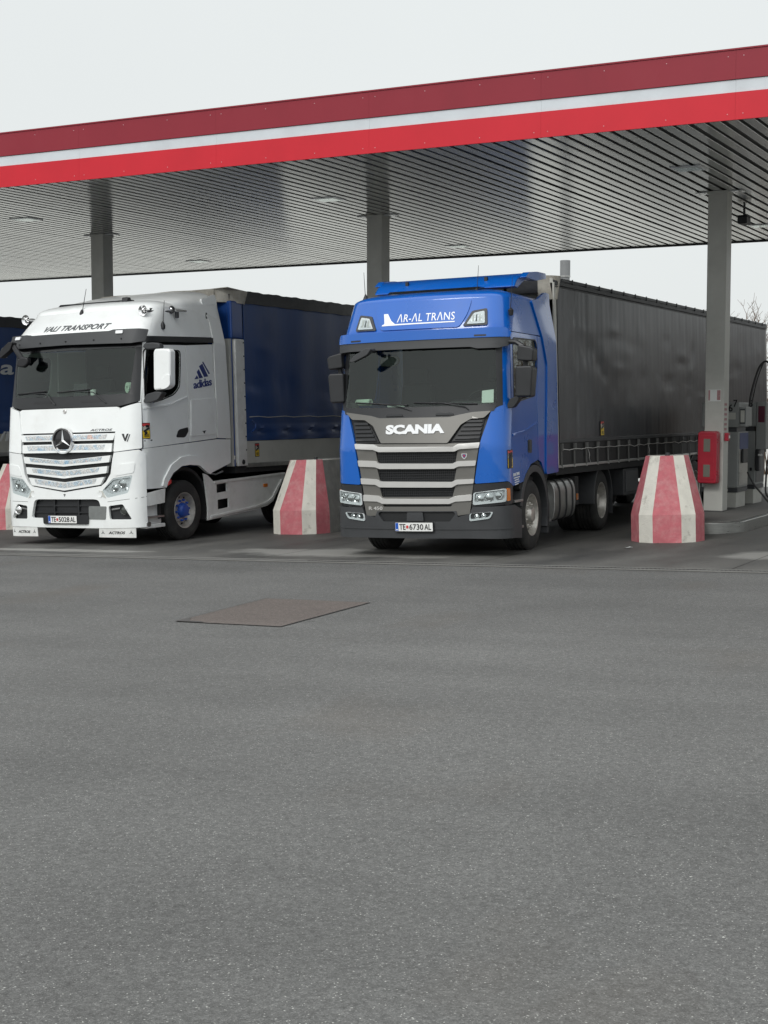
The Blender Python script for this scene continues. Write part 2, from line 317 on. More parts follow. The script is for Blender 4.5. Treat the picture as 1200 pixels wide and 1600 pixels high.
def box(bm, x0, x1, y0, y1, z0, z1, mi=0):
    v = [bm.verts.new(p) for p in ((x0, y0, z0), (x1, y0, z0), (x1, y1, z0), (x0, y1, z0), (x0, y0, z1), (x1, y0, z1), (x1, y1, z1), (x0, y1, z1))]
    for f in ((3, 2, 1, 0), (4, 5, 6, 7), (0, 1, 5, 4), (1, 2, 6, 5), (2, 3, 7, 6), (3, 0, 4, 7)):
        bm.faces.new([v[i] for i in f]).material_index = mi
    return v

def boxo(name, b, material, parent=None, bevel=.006, **k):
    bm = bmesh.new(); box(bm, *b); return finish(name, bm, material, parent, bevel=bevel, **k)

def prism(bm, pts, a, b, axis='x', mi=0):
    """pts: 2-D loop; extruded from a to b along axis. x: (y,z)  y: (x,z)  z: (x,y)"""
    def p3(q, t): return (t, q[0], q[1]) if axis == 'x' else ((q[0], t, q[1]) if axis == 'y' else (q[0], q[1], t))
    A = [bm.verts.new(p3(q, a)) for q in pts]; B = [bm.verts.new(p3(q, b)) for q in pts]
    n = len(pts)
    fs = [bm.faces.new(A), bm.faces.new(B[::-1])] + [bm.faces.new((A[i], B[i], B[(i + 1) % n], A[(i + 1) % n])) for i in range(n)]
    for f in fs: f.material_index = mi
    return fs
def prismo(name, pts, a, b, axis, material, parent=None, bevel=.006, **k):
    bm = bmesh.new(); prism(bm, pts, a, b, axis); return finish(name, bm, material, parent, bevel=bevel, **k)

def tube(bm, pts, r, n=8, r1=None, mi=0, cap=True):
    pts = [Vector(p) for p in pts]; rings = []; m = len(pts)
    ref = None
    for i, p in enumerate(pts):
        d = (pts[min(i + 1, m - 1)] - pts[max(i - 1, 0)]).normalized()
        if ref is None: ref = d.orthogonal().normalized()
        u = (ref - d * ref.dot(d)); u = u.normalized() if u.length > 1e-6 else d.orthogonal().normalized(); ref = u
        w = d.cross(u); rr = r if r1 is None else r + (r1 - r) * i / (m - 1)
        rings.append([bm.verts.new(p + (u * math.cos(2 * PI * k / n) + w * math.sin(2 * PI * k / n)) * rr) for k in range(n)])
    for a, b in zip(rings, rings[1:]):
        for k in range(n): bm.faces.new((a[k], a[(k + 1) % n], b[(k + 1) % n], b[k])).material_index = mi
    if cap:
        bm.faces.new(rings[0][::-1]).material_index = mi; bm.faces.new(rings[-1]).material_index = mi
def tubeo(name, pts, r, material, parent=None, n=8, r1=None):
    bm = bmesh.new(); tube(bm, pts, r, n, r1); return finish(name, bm, material, parent)

def lathe(bm, prof, n=40, axis='x', c=(0, 0, 0), mi=0):
    """prof: list of (a, r): a along axis, r radius"""
    rings = []
    for a, r in prof:
        ring = []
        for k in range(n):
            t = 2 * PI * k / n; u, w = r * math.cos(t), r * math.sin(t)
            p = (a, u, w) if axis == 'x' else ((u, a, w) if axis == 'y' else (u, w, a))
            ring.append(bm.verts.new((p[0] + c[0], p[1] + c[1], p[2] + c[2])))
        rings.append(ring)
    for a, b in zip(rings, rings[1:]):
        for k in range(n): bm.faces.new((a[k], a[(k + 1) % n], b[(k + 1) % n], b[k])).material_index = mi
    return rings

def rnd(pts, r, n=4):
    """round the corners of a 2-D loop"""
    out = []; m = len(pts)
    for i in range(m):
        p = Vector(pts[i]); a = Vector(pts[i - 1]) - p; b = Vector(pts[(i + 1) % m]) - p
        rr = min(r, a.length * .45, b.length * .45)
        A = p + a.normalized() * rr; B = p + b.normalized() * rr
        for k in range(n + 1):
            t = k / n; q = A * (1 - t) ** 2 + p * 2 * t * (1 - t) + B * t * t; out.append((q.x, q.y))
    return out

def panel_bm(outer, mapf, off=0.0, th=.02, holes=(), step=.12):
    bm = bmesh.new(); edges = []
    for lp in [outer] + list(holes):
        vs = [bm.verts.new((p[0], p[1], 0)) for p in lp]
        edges += [bm.edges.new((vs[i], vs[(i + 1) % len(vs)])) for i in range(len(vs))]
    bmesh.ops.triangle_fill(bm, use_beauty=True, edges=edges)
    us = [p[0] for p in outer]; vs_ = [p[1] for p in outer]
    for ax, lo, hi in ((0, min(us), max(us)), (1, min(vs_), max(vs_))):
        k = math.floor(lo / step) + 1
        while k * step < hi - 1e-4:
            co = [0, 0, 0]; no = [0, 0, 0]; co[ax] = k * step; no[ax] = 1
            bmesh.ops.bisect_plane(bm, geom=bm.verts[:] + bm.edges[:] + bm.faces[:], plane_co=co, plane_no=no, dist=1e-5); k += 1
    bm.verts.index_update()
    ob = bmesh.new(); T = []; B = []
    for v in bm.verts:
        T.append(ob.verts.new(mapf(v.co.x, v.co.y, off))); B.append(ob.verts.new(mapf(v.co.x, v.co.y, off - th)))
    for f in bm.faces:
        ix = [v.index for v in f.verts]; ob.faces.new([T[i] for i in ix]); ob.faces.new([B[i] for i in ix][::-1])
    for e in bm.edges:
        if len(e.link_faces) == 1:
            a, b = (v.index for v in e.verts); ob.faces.new((T[a], T[b], B[b], B[a]))
    bm.free(); return ob

def panel(name, outer, mapf, material, parent, off=0.0, th=.02, holes=(), step=.12, bevel=.004):
    return finish(name, panel_bm(outer, mapf, off, th, holes, step), material, parent, smooth=35, bevel=bevel)

def text_bm(body, w, h, bold=0.0, shear=0.0, space=1.0):
    cu = bpy.data.curves.new('t', 'FONT'); cu.body = body; cu.size = 1; cu.offset = bold; cu.shear = shear; cu.space_character = space; cu.resolution_u = 3
    o = bpy.data.objects.new('t', cu); COL.objects.link(o)
    dg = bpy.context.evaluated_depsgraph_get(); me = bpy.data.meshes.new_from_object(o.evaluated_get(dg))
    bpy.data.objects.remove(o); bpy.data.curves.remove(cu)
    bm = bmesh.new(); bm.from_mesh(me); bpy.data.meshes.remove(me)
    xs = [v.co.x for v in bm.verts]; ys = [v.co.y for v in bm.verts]
    x0, x1, y0, y1 = min(xs), max(xs), min(ys), max(ys)
    for v in bm.verts: v.co.x = (v.co.x - x0) / (x1 - x0) * w; v.co.y = (v.co.y - y0) / (y1 - y0) * h; v.co.z = 0
    return bm
def text(name, body, u, v, w, h, mapf, material, parent, off=.003, th=.004, bold=0.0, shear=0.0, space=1.0, skew=0.0):
    bm = text_bm(body, w, h, bold, shear, space)
    bm.verts.index_update(); ob = bmesh.new(); T = []; B = []
    for q in bm.verts:
        a, b = u + q.co.x, v + q.co.y + skew * q.co.x; T.append(ob.verts.new(mapf(a, b, off))); B.append(ob.verts.new(mapf(a, b, off - th)))
    for f in bm.faces:
        ix = [q.index for q in f.verts]; ob.faces.new([T[i] for i in ix])
        try: ob.faces.new([B[i] for i in ix][::-1])
        except ValueError: pass
    for e in bm.edges:
        if len(e.link_faces) == 1:
            a, b = (q.index for q in e.verts); ob.faces.new((T[a], T[b], B[b], B[a]))
    bm.free()
    me = bpy.data.meshes.new(name); bmesh.ops.recalc_face_normals(ob, faces=ob.faces); ob.to_mesh(me); ob.free()
    return link(name, me, material, parent, smooth=0)

def interp(x, pts):
    if x <= pts[0][0]: return pts[0][1]
    for (a, b), (c, d) in zip(pts, pts[1:]):
        if x <= c: return b + (d - b) * (x - a) / (c - a)
    return pts[-1][1]

class Cab:
    """cab skin: s runs along the plan outline from the front centre round the corner to the side; z is height"""
    def __init__(s, W, r, Rf, rake, inset):
        s.W, s.r, s.Rf, s.rk, s.ins = W, r, Rf, rake, inset
        s.a = math.asin((W - r) / (Rf - r)); s.sf = Rf * s.a; s.sc = s.sf + r * (PI / 2 - s.a)
        s.yc = Rf * (1 - math.cos(s.a)) + r * math.cos(s.a)
    def F(s, u, z, off=0.0):
        sg = 1 if u >= 0 else -1; q = abs(u)
        if q < s.sf: th = q / s.Rf; x = s.Rf * math.sin(th); y = s.Rf * (1 - math.cos(th))
        elif q < s.sc:
            th = s.a + (q - s.sf) / s.r
            x = s.Rf * math.sin(s.a) + s.r * (math.sin(th) - math.sin(s.a)); y = s.Rf * (1 - math.cos(s.a)) + s.r * (math.cos(s.a) - math.cos(th))
        else: th = PI / 2; x = s.W; y = s.yc + q - s.sc
        k = (s.W - interp(z, s.ins)) / s.W
        return (sg * (x * k + off * math.sin(th)), y + interp(z, s.rk) - off * math.cos(th), z)
    def side(s, y, z): return s.sc + (y - s.yc - interp(z, s.rk))
    def S(s, sg): return lambda y, z, o=0.0: s.F(sg * s.side(y, z), z, o)

def mir(pts): return [(-a, b) for a, b in pts][::-1]

# ground: falls gently to the left, level beyond the forecourt
TILT, XC = .0283, -9.0915
def gz(x): return TILT * (min(max(x, -34.0), 9.0) - XC)
TM = Matrix.Rotation(-math.atan(TILT), 4, 'Y')
def place(x, y, a=0.0, dz=0.0): return Matrix.Translation((x, y, gz(x) + dz)) @ TM @ Matrix.Rotation(a, 4, 'Z')

# ================================================================== SETTING
def sheet(name, xs, ys, dz, material, parent=None):
    bm = bmesh.new(); g = [[bm.verts.new((x, y, gz(x) + dz)) for y in ys] for x in xs]
    for i in range(len(xs) - 1):
        for j in range(len(ys) - 1): bm.faces.new((g[i][j], g[i + 1][j], g[i + 1][j + 1], g[i][j + 1]))
    return finish(name, bm, material, parent, smooth=0)
struct(sheet('ground', (-1500, -34, 9, 1500), (-400, 2000), 0, 'asphalt'))
fore = struct(sheet('forecourt', (-34, 9), (16.70, 38.0), .004, 'gap'))
ys = [16.98, 21.4, 26.6, 31.8, 38.0]; x = -34.0
while x < 8.9:
    for a, b in zip(ys, ys[1:]): sheet('slab', (x + .006, x + 3.3 - .006), (a + .006, b - .006), .010, 'slab', fore)
    x += 3.3
M['pale'] = mat('pale_bounce_ground', (.40, .395, .37), .7, var=.15, vs=.5)
struct(sheet('added_bounce_ground', (-120, -34, 9, 90), (38.05, 160.0), .006, 'pale'))  # pale ground added behind the canopy to brighten the ceiling's reflections
# slotted drain along the seam
def strip(name, x0, x1, y0, y1, dz0, dz1, m, par=None):
    bm = bmesh.new(); v = box(bm, x0, x1, y0, y1, 0, 1)
    for q in v: q.co.z = gz(q.co.x) + (dz1 if q.co.z > .5 else dz0)
    return finish(name, bm, m, par, smooth=0)
drain = struct(strip('drain_channel', -34, 9, 16.80, 16.90, -.02, .008, 'gap'))
M['edge'] = mat('drain_edge_concrete', (.16, .157, .147), .85, var=.18, vs=3)
M['grate'] = mat('drain_iron', (.05, .05, .048), .6, metal=.5, var=.3, vs=9)
strip('edge_strip', -34, 9, 16.71, 16.80, -.02, .013, 'edge', drain)
strip('edge_strip', -34, 9, 16.90, 16.975, -.02, .013, 'edge', drain)
bm = bmesh.new(); x = -10.0
while x < -2.5:
    v = box(bm, x, x + .022, 16.802, 16.898, 0, 1)
    for q in v: q.co.z = gz(q.co.x) + (.0125 if q.co.z > .5 else 0)
    x += .05
g = finish('grate_bars', bm, 'grate', drain, smooth=0); g['kind'] = 'stuff'
# repaired rectangle in the asphalt
M['tar'] = mat('tar_joint', (.062, .058, .055), .8)
PQ = [(-8.04, 11.13), (-6.88, 11.12), (-6.95, 12.96), (-8.20, 12.97)]
def flat(name, pts, dz, m, par=None):
    bm = bmesh.new(); bm.faces.new([bm.verts.new((x_, y_, gz(x_) + dz)) for x_, y_ in pts]); return finish(name, bm, m, par, smooth=0)
pt = struct(flat('asphalt_patch', PQ, .0055, 'patch'))
for i in range(4):
    a, b = Vector(PQ[i]), Vector(PQ[(i + 1) % 4]); d = (b - a).normalized(); nn = Vector((d.y, -d.x)) * .007
    P = [a + nn * 1.2, b + nn * 1.2]; n_ = 12; inner = [a.lerp(b, k / n_) - nn * random.uniform(.1, 1.1) for k in range(n_, -1, -1)]
    flat('tar_joint', [tuple(p) for p in P + inner], .0075 + .0007 * i, 'tar', pt)
flat('tar_joint', [(-8.04, 11.13), (-7.76, 11.13), (-7.74, 11.17), (-7.92, 11.19), (-8.0, 11.30), (-8.05, 11.40)], .0105, 'tar', pt)

# ------------------------------------------------------------------ canopy
CZ, CF, CR, FT = 5.727, 18.894, 32.5, .879
can = empty('canopy'); tag(can, 'long flat station canopy with red and white fascia and slatted metal ceiling', 'canopy')
PITCH = .2155; x = -36.0
bm = bmesh.new(); box(bm, 0, .146, CF + .03, CR - .02, CZ, CZ + .028); me = None
i = 0
while x < 10:
    if me is None:
        o = finish('slat', bm, 'slat', can, bevel=.006); me = o.data
    else: o = link('slat', me, None, can, bevel=.006)
    o.location = (x, 0, random.uniform(-.0006, .0006)); o.rotation_euler = (0, R(random.uniform(-.10, .10)), 0)
    x += PITCH; i += 1
boxo('ceiling_void', (-36.1, 10.1, CF + .05, CR - .04, CZ + .034, CZ + .30), 'void', can, bevel=0)
boxo('roof_deck', (-36.2, 10.2, CF + .06, CR - .02, CZ + .32, CZ + .6), 'galv', can, bevel=0)
M['rear_trim'] = mat('dark_rear_trim', (.03, .032, .034), .5)
boxo('rear_trim', (-36.2, 10.2, CR - .015, CR + .05, CZ - .035, CZ + .62), 'rear_trim', can, bevel=0)
z0 = CZ - .006
bands = [('fas_red', z0, z0 + .345, 0.0), ('fas_white', z0 + .350, z0 + .507, .018), ('fas_dark', z0 + .512, z0 + FT, 0.0)]
seams = [-4.8276 + 2.66 * k for k in range(-12, 7)]
for a, b in zip(seams, seams[1:]):
    for m_, za, zb, rec in bands:
        boxo('fascia_panel', (a + .0008, b - .0008, CF + rec, CF + .03 + rec, za, zb), m_, can, bevel=0)
bm = bmesh.new()
for a in seams[:-1]:
    for fx in (.10, .90, 1.75, 2.56):
        for zz in (z0 + .075, z0 + .80):
            lathe(bm, [(CF - .004, .0), (CF - .004, .006), (CF + .002, .008)], 6, 'y', (a + fx, 0, zz))
g = finish('rivets', bm, 'rivet', can, smooth=0); g['kind'] = 'stuff'
boxo('coping', (-36.2, 10.2, CF - .012, CF + .12, z0 + FT, z0 + FT + .02), 'fas_dark', can, bevel=0)

# columns
COLX = (-19.885, -13.226, -6.62)
clab = ('grey steel column rising behind the white truck cab', 'grey steel column rising behind the blue truck roof', 'pale grey steel column with red extinguisher cabinet beside the pumps')
for k, cx in enumerate(COLX):
    c = empty('canopy_column', mw=Matrix.Translation((cx, 25.0, 0)))
    tag(c, clab[k], 'column', 'canopy columns')
    b = gz(cx) + .20
    boxo('shaft', (-.165, .165, -.165, .165, b, CZ - .002), 'galv', c, bevel=.012)
    boxo('foot_plate', (-.20, .20, -.20, .20, b - .002, b + .012), 'dark', c, bevel=0)
    boxo('head_collar', (-.18, .18, -.18, .18, CZ - .05, CZ - .004), 'galv', c, bevel=.004)
    for sx in (-1, 1):
        bm = bmesh.new(); box(bm, *(sorted((sx * .18, sx * .40))), -.11, .11, CZ - .022, CZ - .006)
        p_ = finish('flange_plate', bm, 'lampwhite', c, smooth=0)
        bm = bmesh.new()
        for hx in (.25, .35):
            for hy in (-.05, .05): lathe(bm, [(CZ - .024, .0), (CZ - .024, .016), (CZ - .02, .016)], 8, 'z', (sx * hx, hy, 0))
        finish('bolt_hole', bm, 'ink', p_, smooth=0)
# ceiling luminaires
for k, (lx, ly, lab) in enumerate(((-6.42, 22.35, 'in front of the column with the fire cabinet'), (-12.97, 22.64, 'in front of the middle column'), (-19.55, 22.26, 'in front of the leftmost column'),
                                   (-7.05, 29.9, 'behind the column with the fire cabinet'), (-14.04, 30.44, 'at the rear edge behind the blue truck'), (-21.2, 30.47, 'at the rear edge above the white truck'))):
    L = empty('ceiling_light', mw=Matrix.Translation((lx, ly, CZ)))
    tag(L, 'flat white ceiling light ' + lab, 'light', 'canopy ceiling lights')
    boxo('housing', (-.24, .24, -.22, .22, -.014, .0), 'lampwhite', L, bevel=.004)
    boxo('cover_glass', (-.19, .19, -.17, .17, -.022, -.019), 'lens', L, bevel=0)
    boxo('reflector', (-.18, .18, -.16, .16, -.017, -.0145), 'chrome', L, bevel=0)
cc = empty('security_camera', mw=Matrix.Translation((-6.75, 27.2, CZ)))
tag(cc, 'small dark security camera hanging from ceiling behind the right column', 'camera')
tubeo('bracket', [(0, 0, 0), (0, 0, -.16)], .022, 'black', cc)
boxo('body', (-.09, .09, -.16, .14, -.30, -.16), 'black', cc, bevel=.02)
boxo('hood', (-.10, .10, -.20, .14, -.165, -.15), 'dark', cc, bevel=.004)

# ------------------------------------------------------------------ pump islands
def island(cx, lab):
    t = empty('pump_island', mw=place(cx + .22, 22.2)); tag(t, lab, 'island', 'pump islands')
    L = [(-.86, .42), (-.62, .12), (-.34, .0), (.34, .0), (.60, .08), (.86, .42), (.86, 12.5), (-.86, 12.5)]
    prismo('kerb', rnd(L, .18, 5), 0.0, .185, 'z', 'steel', t, bevel=.012)
    I = [(a * .90, .07 + b * .99) for a, b in L]
    prismo('paving', rnd(I, .18, 5), .15, .198, 'z', 'islandtop', t, bevel=.004)
    return t
island(COLX[0], 'steel edged island under the leftmost column behind the trucks')
island(COLX[1], 'steel edged island under the middle column behind the blue truck')
island(COLX[2], 'steel edged pump island carrying the dispensers at the right')

# concrete barriers
def barrier(x, y, a, lab):
    t = empty('concrete_barrier', mw=place(x, y, a)); tag(t, lab, 'barrier', 'striped concrete barriers')
    base = [(-.53, 1.75), (-.53, .42), (-.405, .14), (-.205, 0.0), (.205, 0.0), (.405, .14), (.53, .42), (.53, 1.75)]
    top = [(-.31, 1.62), (-.31, .66), (-.245, .54), (-.095, .47), (.095, .47), (.245, .54), (.31, .66), (.31, 1.62)]
    H0, H1 = .415, 1.26
    def quad(bm, i, j):
        rows = []
        zs = [0, .05, .2, H0] + [H0 + (H1 - H0) * q / 5 for q in range(1, 6)]
        for z in zs:
            f = 0 if z <= H0 else (z - H0) / (H1 - H0)
            row = []
            for m_ in range(5):
                u = m_ / 4; a = Vector(base[i]).lerp(Vector(base[j]), u); b = Vector(top[i]).lerp(Vector(top[j]), u); p = a.lerp(b, f)
                jit = .004 * math.sin(37 * p.x + 23 * z + 3 * x) + .003 * math.sin(61 * z + 19 * p.y)
                if z == 0: jit += .014 * math.sin(50 * p.x + x)
                if z == H1: jit += .010 * math.sin(40 * p.x + 2 * x)
                row.append(bm.verts.new((p.x, p.y + (jit if 0 < m_ < 4 else 0), z)))
            rows.append(row)
        # inner shell gives each facet its thickness
        inn_ = [[bm.verts.new((v.co.x * .90, v.co.y + .06, v.co.z)) for v in r] for r in rows]
        for A in (rows, inn_):
            for r0, r1 in zip(A, A[1:]):
                for k in range(4): bm.faces.new((r0[k], r0[k + 1], r1[k + 1], r1[k]))
        for r0, r1, s0, s1 in zip(rows, rows[1:], inn_, inn_[1:]):
            bm.faces.new((r0[0], r1[0], s1[0], s0[0])); bm.faces.new((r0[4], r1[4], s1[4], s0[4]))
        for A, B in ((rows[0], inn_[0]), (rows[-1], inn_[-1])):
            for k in range(4): bm.faces.new((A[k], A[k + 1], B[k + 1], B[k]))
    for i, m_ in ((1, 'conc_red'), (2, 'conc_white'), (3, 'conc_red'), (4, 'conc_white'), (5, 'conc_red')):
        bm = bmesh.new(); quad(bm, i, i + 1); finish('painted_facet', bm, m_, t, smooth=25)
    # unpainted body behind the facets
    bm = bmesh.new(); n = 8
    lv = []
    for z, P in ((0, base), (H0, base), (H1 - .012, top)):
        k = .995; lv.append([bm.verts.new((a * k, b + (.012 if 1 <= i_ <= 6 else 0), z)) for i_, (a, b) in enumerate(P)])
    for A, B in zip(lv, lv[1:]):
        for k in range(n): bm.faces.new((A[k], A[(k + 1) % n], B[(k + 1) % n], B[k]))
    bm.faces.new(lv[0][::-1]); bm.faces.new(lv[2])
    finish('body', bm, 'cap', t, smooth=20)
    bm = bmesh.new(); tube(bm, [(.0, 1.05, H1 - .03), (0, 1.05, H1 + .035)], .035, 10); finish('lifting_eye', bm, 'dark', t)
    return t
barrier(-6.12, 20.50, R(15.5), 'red and white striped concrete barrier in front of the pump island at right')
barrier(-12.83, 21.10, R(5), 'red and white striped concrete barrier between the white and blue trucks')
barrier(-19.55, 21.30, R(3), 'red and white striped concrete barrier cut by the left photo edge')

# ================================================================== vehicles: shared parts
def wheel_meshes():
    d = {}
    prof = [(-.03, .285), (-.008, .295), (0.0, .32), (.004, .37), (.004, .42), (-.012, .468), (-.032, .490), (-.055, .4995)]
    for g in (-.075, -.135, -.19, -.245): prof += [(g + .006, .5), (g + .004, .486), (g - .008, .486), (g - .010, .5)]
    prof += [(-.285, .4995), (-.31, .49), (-.33, .465), (-.345, .41), (-.34, .33), (-.31, .285)]
    bm = bmesh.new(); lathe(bm, prof, 64); d['tyre'] = bm
    bm = bmesh.new(); lathe(bm, [(-.30, .288), (-.012, .300), (-.004, .296), (-.010, .283), (-.035, .274), (-.085, .262), (-.115, .235), (-.095, .205), (-.070, .19), (-.066, .13)], 48)
    d['rim_front'] = bm
    bm = bmesh.new(); lathe(bm, [(-.30, .288), (-.012, .300), (-.004, .296), (-.010, .283), (-.04, .272), (-.13, .255), (-.17, .235), (-.175, .13)], 48)
    d['rim_rear'] = bm
    def hub(x0, out):
        bm = bmesh.new(); lathe(bm, [(x0, .128), (x0 + .02, .122), (out - .02, .108), (out - .004, .095), (out, .08), (out, .0)], 32)
        for k in range(10):
            t = 2 * PI * k / 10; c = (0, .168 * math.cos(t), .168 * math.sin(t))
            lathe(bm, [(x0, .021), (x0 + .035, .019), (x0 + .05, .012), (x0 + .05, 0)], 6, 'x', c)
        return bm
    d['hub_front'] = hub(-.072, .015); d['hub_rear'] = hub(-.175, -.06)
    bm = bmesh.new()
    for k in range(10):
        t = 2 * PI * (k + .5) / 10; c = (0, .222 * math.cos(t), .222 * math.sin(t)); lathe(bm, [(-.094, 0), (-.094, .019), (-.12, .019)], 8, 'x', c)
    d['holes'] = bm
    out = {}
    for k, b in d.items():
        bmesh.ops.recalc_face_normals(b, faces=b.faces); me = bpy.data.meshes.new(k); b.to_mesh(me); b.free(); me.shade_smooth(); me.set_sharp_from_angle(angle=R(32)); out[k] = me
    return out
WM = wheel_meshes()
def wm(key, m_):
    k = key + '_' + m_
    if k not in WM:
        WM[k] = WM[key].copy(); WM[k].materials.append(M[m_])
    return WM[k]
def wheel(parent, x, y, sg, kind='front', hubm='rimgrey', steer=0.0, r=.5):
    w = empty('wheel', parent); w.location = (x, y, r)
    w.rotation_euler = (R(random.uniform(0, 30)) if sg > 0 else 0, 0, (0 if sg > 0 else PI) + steer); w.scale = (1, r / .5, r / .5)
    link('tyre', wm('tyre', 'rubber'), None, w); link('rim', wm('rim_' + kind, 'rimgrey'), None, w)
    link('hub', wm('hub_' + kind, hubm), None, w)
    if kind == 'front': link('vent_hole', wm('holes', 'ink'), None, w)
    return w

def sticker(par, mapf, u, v, w, h):
    s = panel('warning_sticker', rnd([(u, v), (u + w, v), (u + w, v + h), (u, v + h)], .01), mapf, 'ink', par, .004, .004, step=.1, bevel=0)
    s['label'] = 'yellow and red warning sticker with a black border'
    e = .011
    panel('print', [(u + e, v + e), (u + w - e, v + e), (u + w - e, v + h * .52), (u + e, v + h * .52)], mapf, 'yellow', s, .0055, .002, step=.2, bevel=0)
    panel('print', [(u + e, v + h * .53), (u + w - e, v + h * .53), (u + w - e, v + h - e), (u + e, v + h - e)], mapf, 'tarp_dirty', s, .0055, .002, step=.2, bevel=0)
    panel('print', [(u + e, v + h * .80), (u + w - e, v + h * .80), (u + w - e, v + h - e), (u + e, v + h - e)], mapf, 'red', s, .0065, .002, step=.2, bevel=0)
    panel('print', [(u + w * .2, v + h * .40), (u + w * .9, v + h * .62), (u + w * .86, v + h * .72), (u + w * .55, v + h * .66), (u + w * .16, v + h * .5)], mapf, 'ink', s, .0068, .002, step=.2, bevel=0)
    panel('print', rnd([(u + w * .45, v + h * .70), (u + w * .88, v + h * .72), (u + w * .82, v + h * .88), (u + w * .4, v + h * .86)], .02), mapf, 'ink', s, .0072, .002, step=.2, bevel=0)
    for k in (.12, .2, .27): panel('print', [(u + w * .22, v + h * k), (u + w * .8, v + h * k), (u + w * .8, v + h * (k + .04)), (u + w * .22, v + h * (k + .04))], mapf, 'ink', s, .0066, .002, step=.2, bevel=0)
    return s

def number_plate(par, mapf, u, v, w, h, num):
    p_ = panel('number_plate', rnd([(u - .01, v - .01), (u + w + .01, v - .01), (u + w + .01, v + h + .01), (u - .01, v + h + .01)], .012), mapf, 'ink', par, .0, .02, step=.3)
    panel('plate_face', rnd([(u, v), (u + w, v), (u + w, v + h), (u, v + h)], .008), mapf, 'plate', p_, .003, .004, step=.3, bevel=0)
    panel('country_band', [(u + .004, v + .004), (u + w * .085, v + .004), (u + w * .085, v + h - .004), (u + .004, v + h - .004)], mapf, 'plateblue', p_, .005, .003, step=.3, bevel=0)
    panel('country_band', [(u + .012, v + .014), (u + w * .07, v + .014), (u + w * .07, v + h * .24), (u + .012, v + h * .24)], mapf, 'plate', p_, .0055, .002, step=.3, bevel=0)
    text('characters', 'TE', u + w * .115, v + h * .17, w * .165, h * .68, mapf, 'ink', p_, .006, .003, bold=.01)
    panel('seal', rnd([(u + w * .30, v + h * .32), (u + w * .36, v + h * .32), (u + w * .36, v + h * .68), (u + w * .30, v + h * .68)], .012), mapf, 'red', p_, .006, .003, step=.3, bevel=0)
    text('characters', num, u + w * .385, v + h * .17, w * .37, h * .68, mapf, 'ink', p_, .006, .003, bold=.01)
    text('characters', 'AL', u + w * .785, v + h * .17, w * .175, h * .68, mapf, 'ink', p_, .006, .003, bold=.01)
    return p_

def lamp(name, par, mapf, pts, off, projs, bezel='black', inner='lamp_in', grow=1.0):
    """bezel, reflector bowl pieces and a clear lens"""
    b = panel(name, rnd(pts, .03), mapf, bezel, par, off - .05, .05, step=.1, bevel=0)
    cu = sum(p[0] for p in pts) / len(pts); cv = sum(p[1] for p in pts) / len(pts)
    inn = [(cu + (p[0] - cu) * .86, cv + (p[1] - cv) * .78) for p in pts]
    panel('chrome_trim', rnd(pts, .03), mapf, 'whiteprint', b, off + .002, .03, holes=[rnd([(cu + (p[0] - cu) * .90, cv + .012 + (p[1] - cv) * .74) for p in pts], .03)], step=.1, bevel=.003)
    panel('reflector', rnd(inn, .02), mapf, inner, b, off - .016, .006, step=.1, bevel=0)
    for (pu, pv, pr) in projs:
        c = mapf(pu, pv, off - .018); c2 = mapf(pu, pv, off + .01)
        d = (Vector(c2) - Vector(c)).normalized()
        bm = bmesh.new(); lathe(bm, [(.0, pr), (.016, pr * .98), (.018, pr * .8), (.006, pr * .72), (.012, pr * .45), (.016, 0)], 18, 'z')
        bmesh.ops.transform(bm, matrix=Matrix.Translation(c) @ d.to_track_quat('Z', 'Y').to_matrix().to_4x4(), verts=bm.verts)
        finish('projector', bm, 'chrome', b)
    panel('lens', rnd(pts, .03), mapf, 'lens', b, off + .010, .003, step=.1, bevel=0)
    return b

def grid_shell(name, nu, nv, fn, th, material, parent, nrm=(1, 0, 0), smooth=60):
    bm = bmesh.new(); n3 = Vector(nrm)
    A = [[bm.verts.new(fn(i / nu, j / nv)) for j in range(nv + 1)] for i in range(nu + 1)]
    B = [[bm.verts.new(v.co - n3 * th) for v in r] for r in A]
    for i in range(nu):
        for j in range(nv):
            bm.faces.new((A[i][j], A[i + 1][j], A[i + 1][j + 1], A[i][j + 1])); bm.faces.new((B[i][j], B[i][j + 1], B[i + 1][j + 1], B[i + 1][j]))
    for i in range(nu):
        for j in (0, nv): bm.faces.new((A[i][j], A[i + 1][j], B[i + 1][j], B[i][j]))
    for j in range(nv):
        for i in (0, nu): bm.faces.new((A[i][j], A[i][j + 1], B[i][j + 1], B[i][j]))
    return finish(name, bm, material, parent, smooth=smooth)

def roof_cap(name, cab, z0, ztop, yr, material, parent, inset=.5, n=8):
    smax = cab.side(yr, z0); N = 60
    ss = [-smax + 2 * smax * i / N for i in range(N + 1)]
    bm = bmesh.new(); rings = []
    ym = None
    for k in range(n + 1):
        f = k / n; a = f * PI / 2
        ring = []
        for s in ss:
            p = cab.F(s, z0, 0.0); sc = 1 - inset * (1 - math.cos(a)) 
            front = 1 if abs(s) < cab.sc else max(0, 1 - (abs(s) - cab.sc) / (smax - cab.sc))
            ring.append(bm.verts.new((p[0] * (1 - .35 * (1 - math.cos(a))), p[1] + .45 * (1 - math.cos(a)) * front, z0 + (ztop - z0) * math.sin(a))))
        rings.append(ring)
    for A, B in zip(rings, rings[1:]):
        for k in range(N): bm.faces.new((A[k], A[k + 1], B[k + 1], B[k]))
    bm.faces.new(rings[-1])
    bmesh.ops.triangulate(bm, faces=[bm.faces[-1]] if False else [f for f in bm.faces if len(f.verts) > 4])
    return finish(name, bm, material, parent, smooth=50)

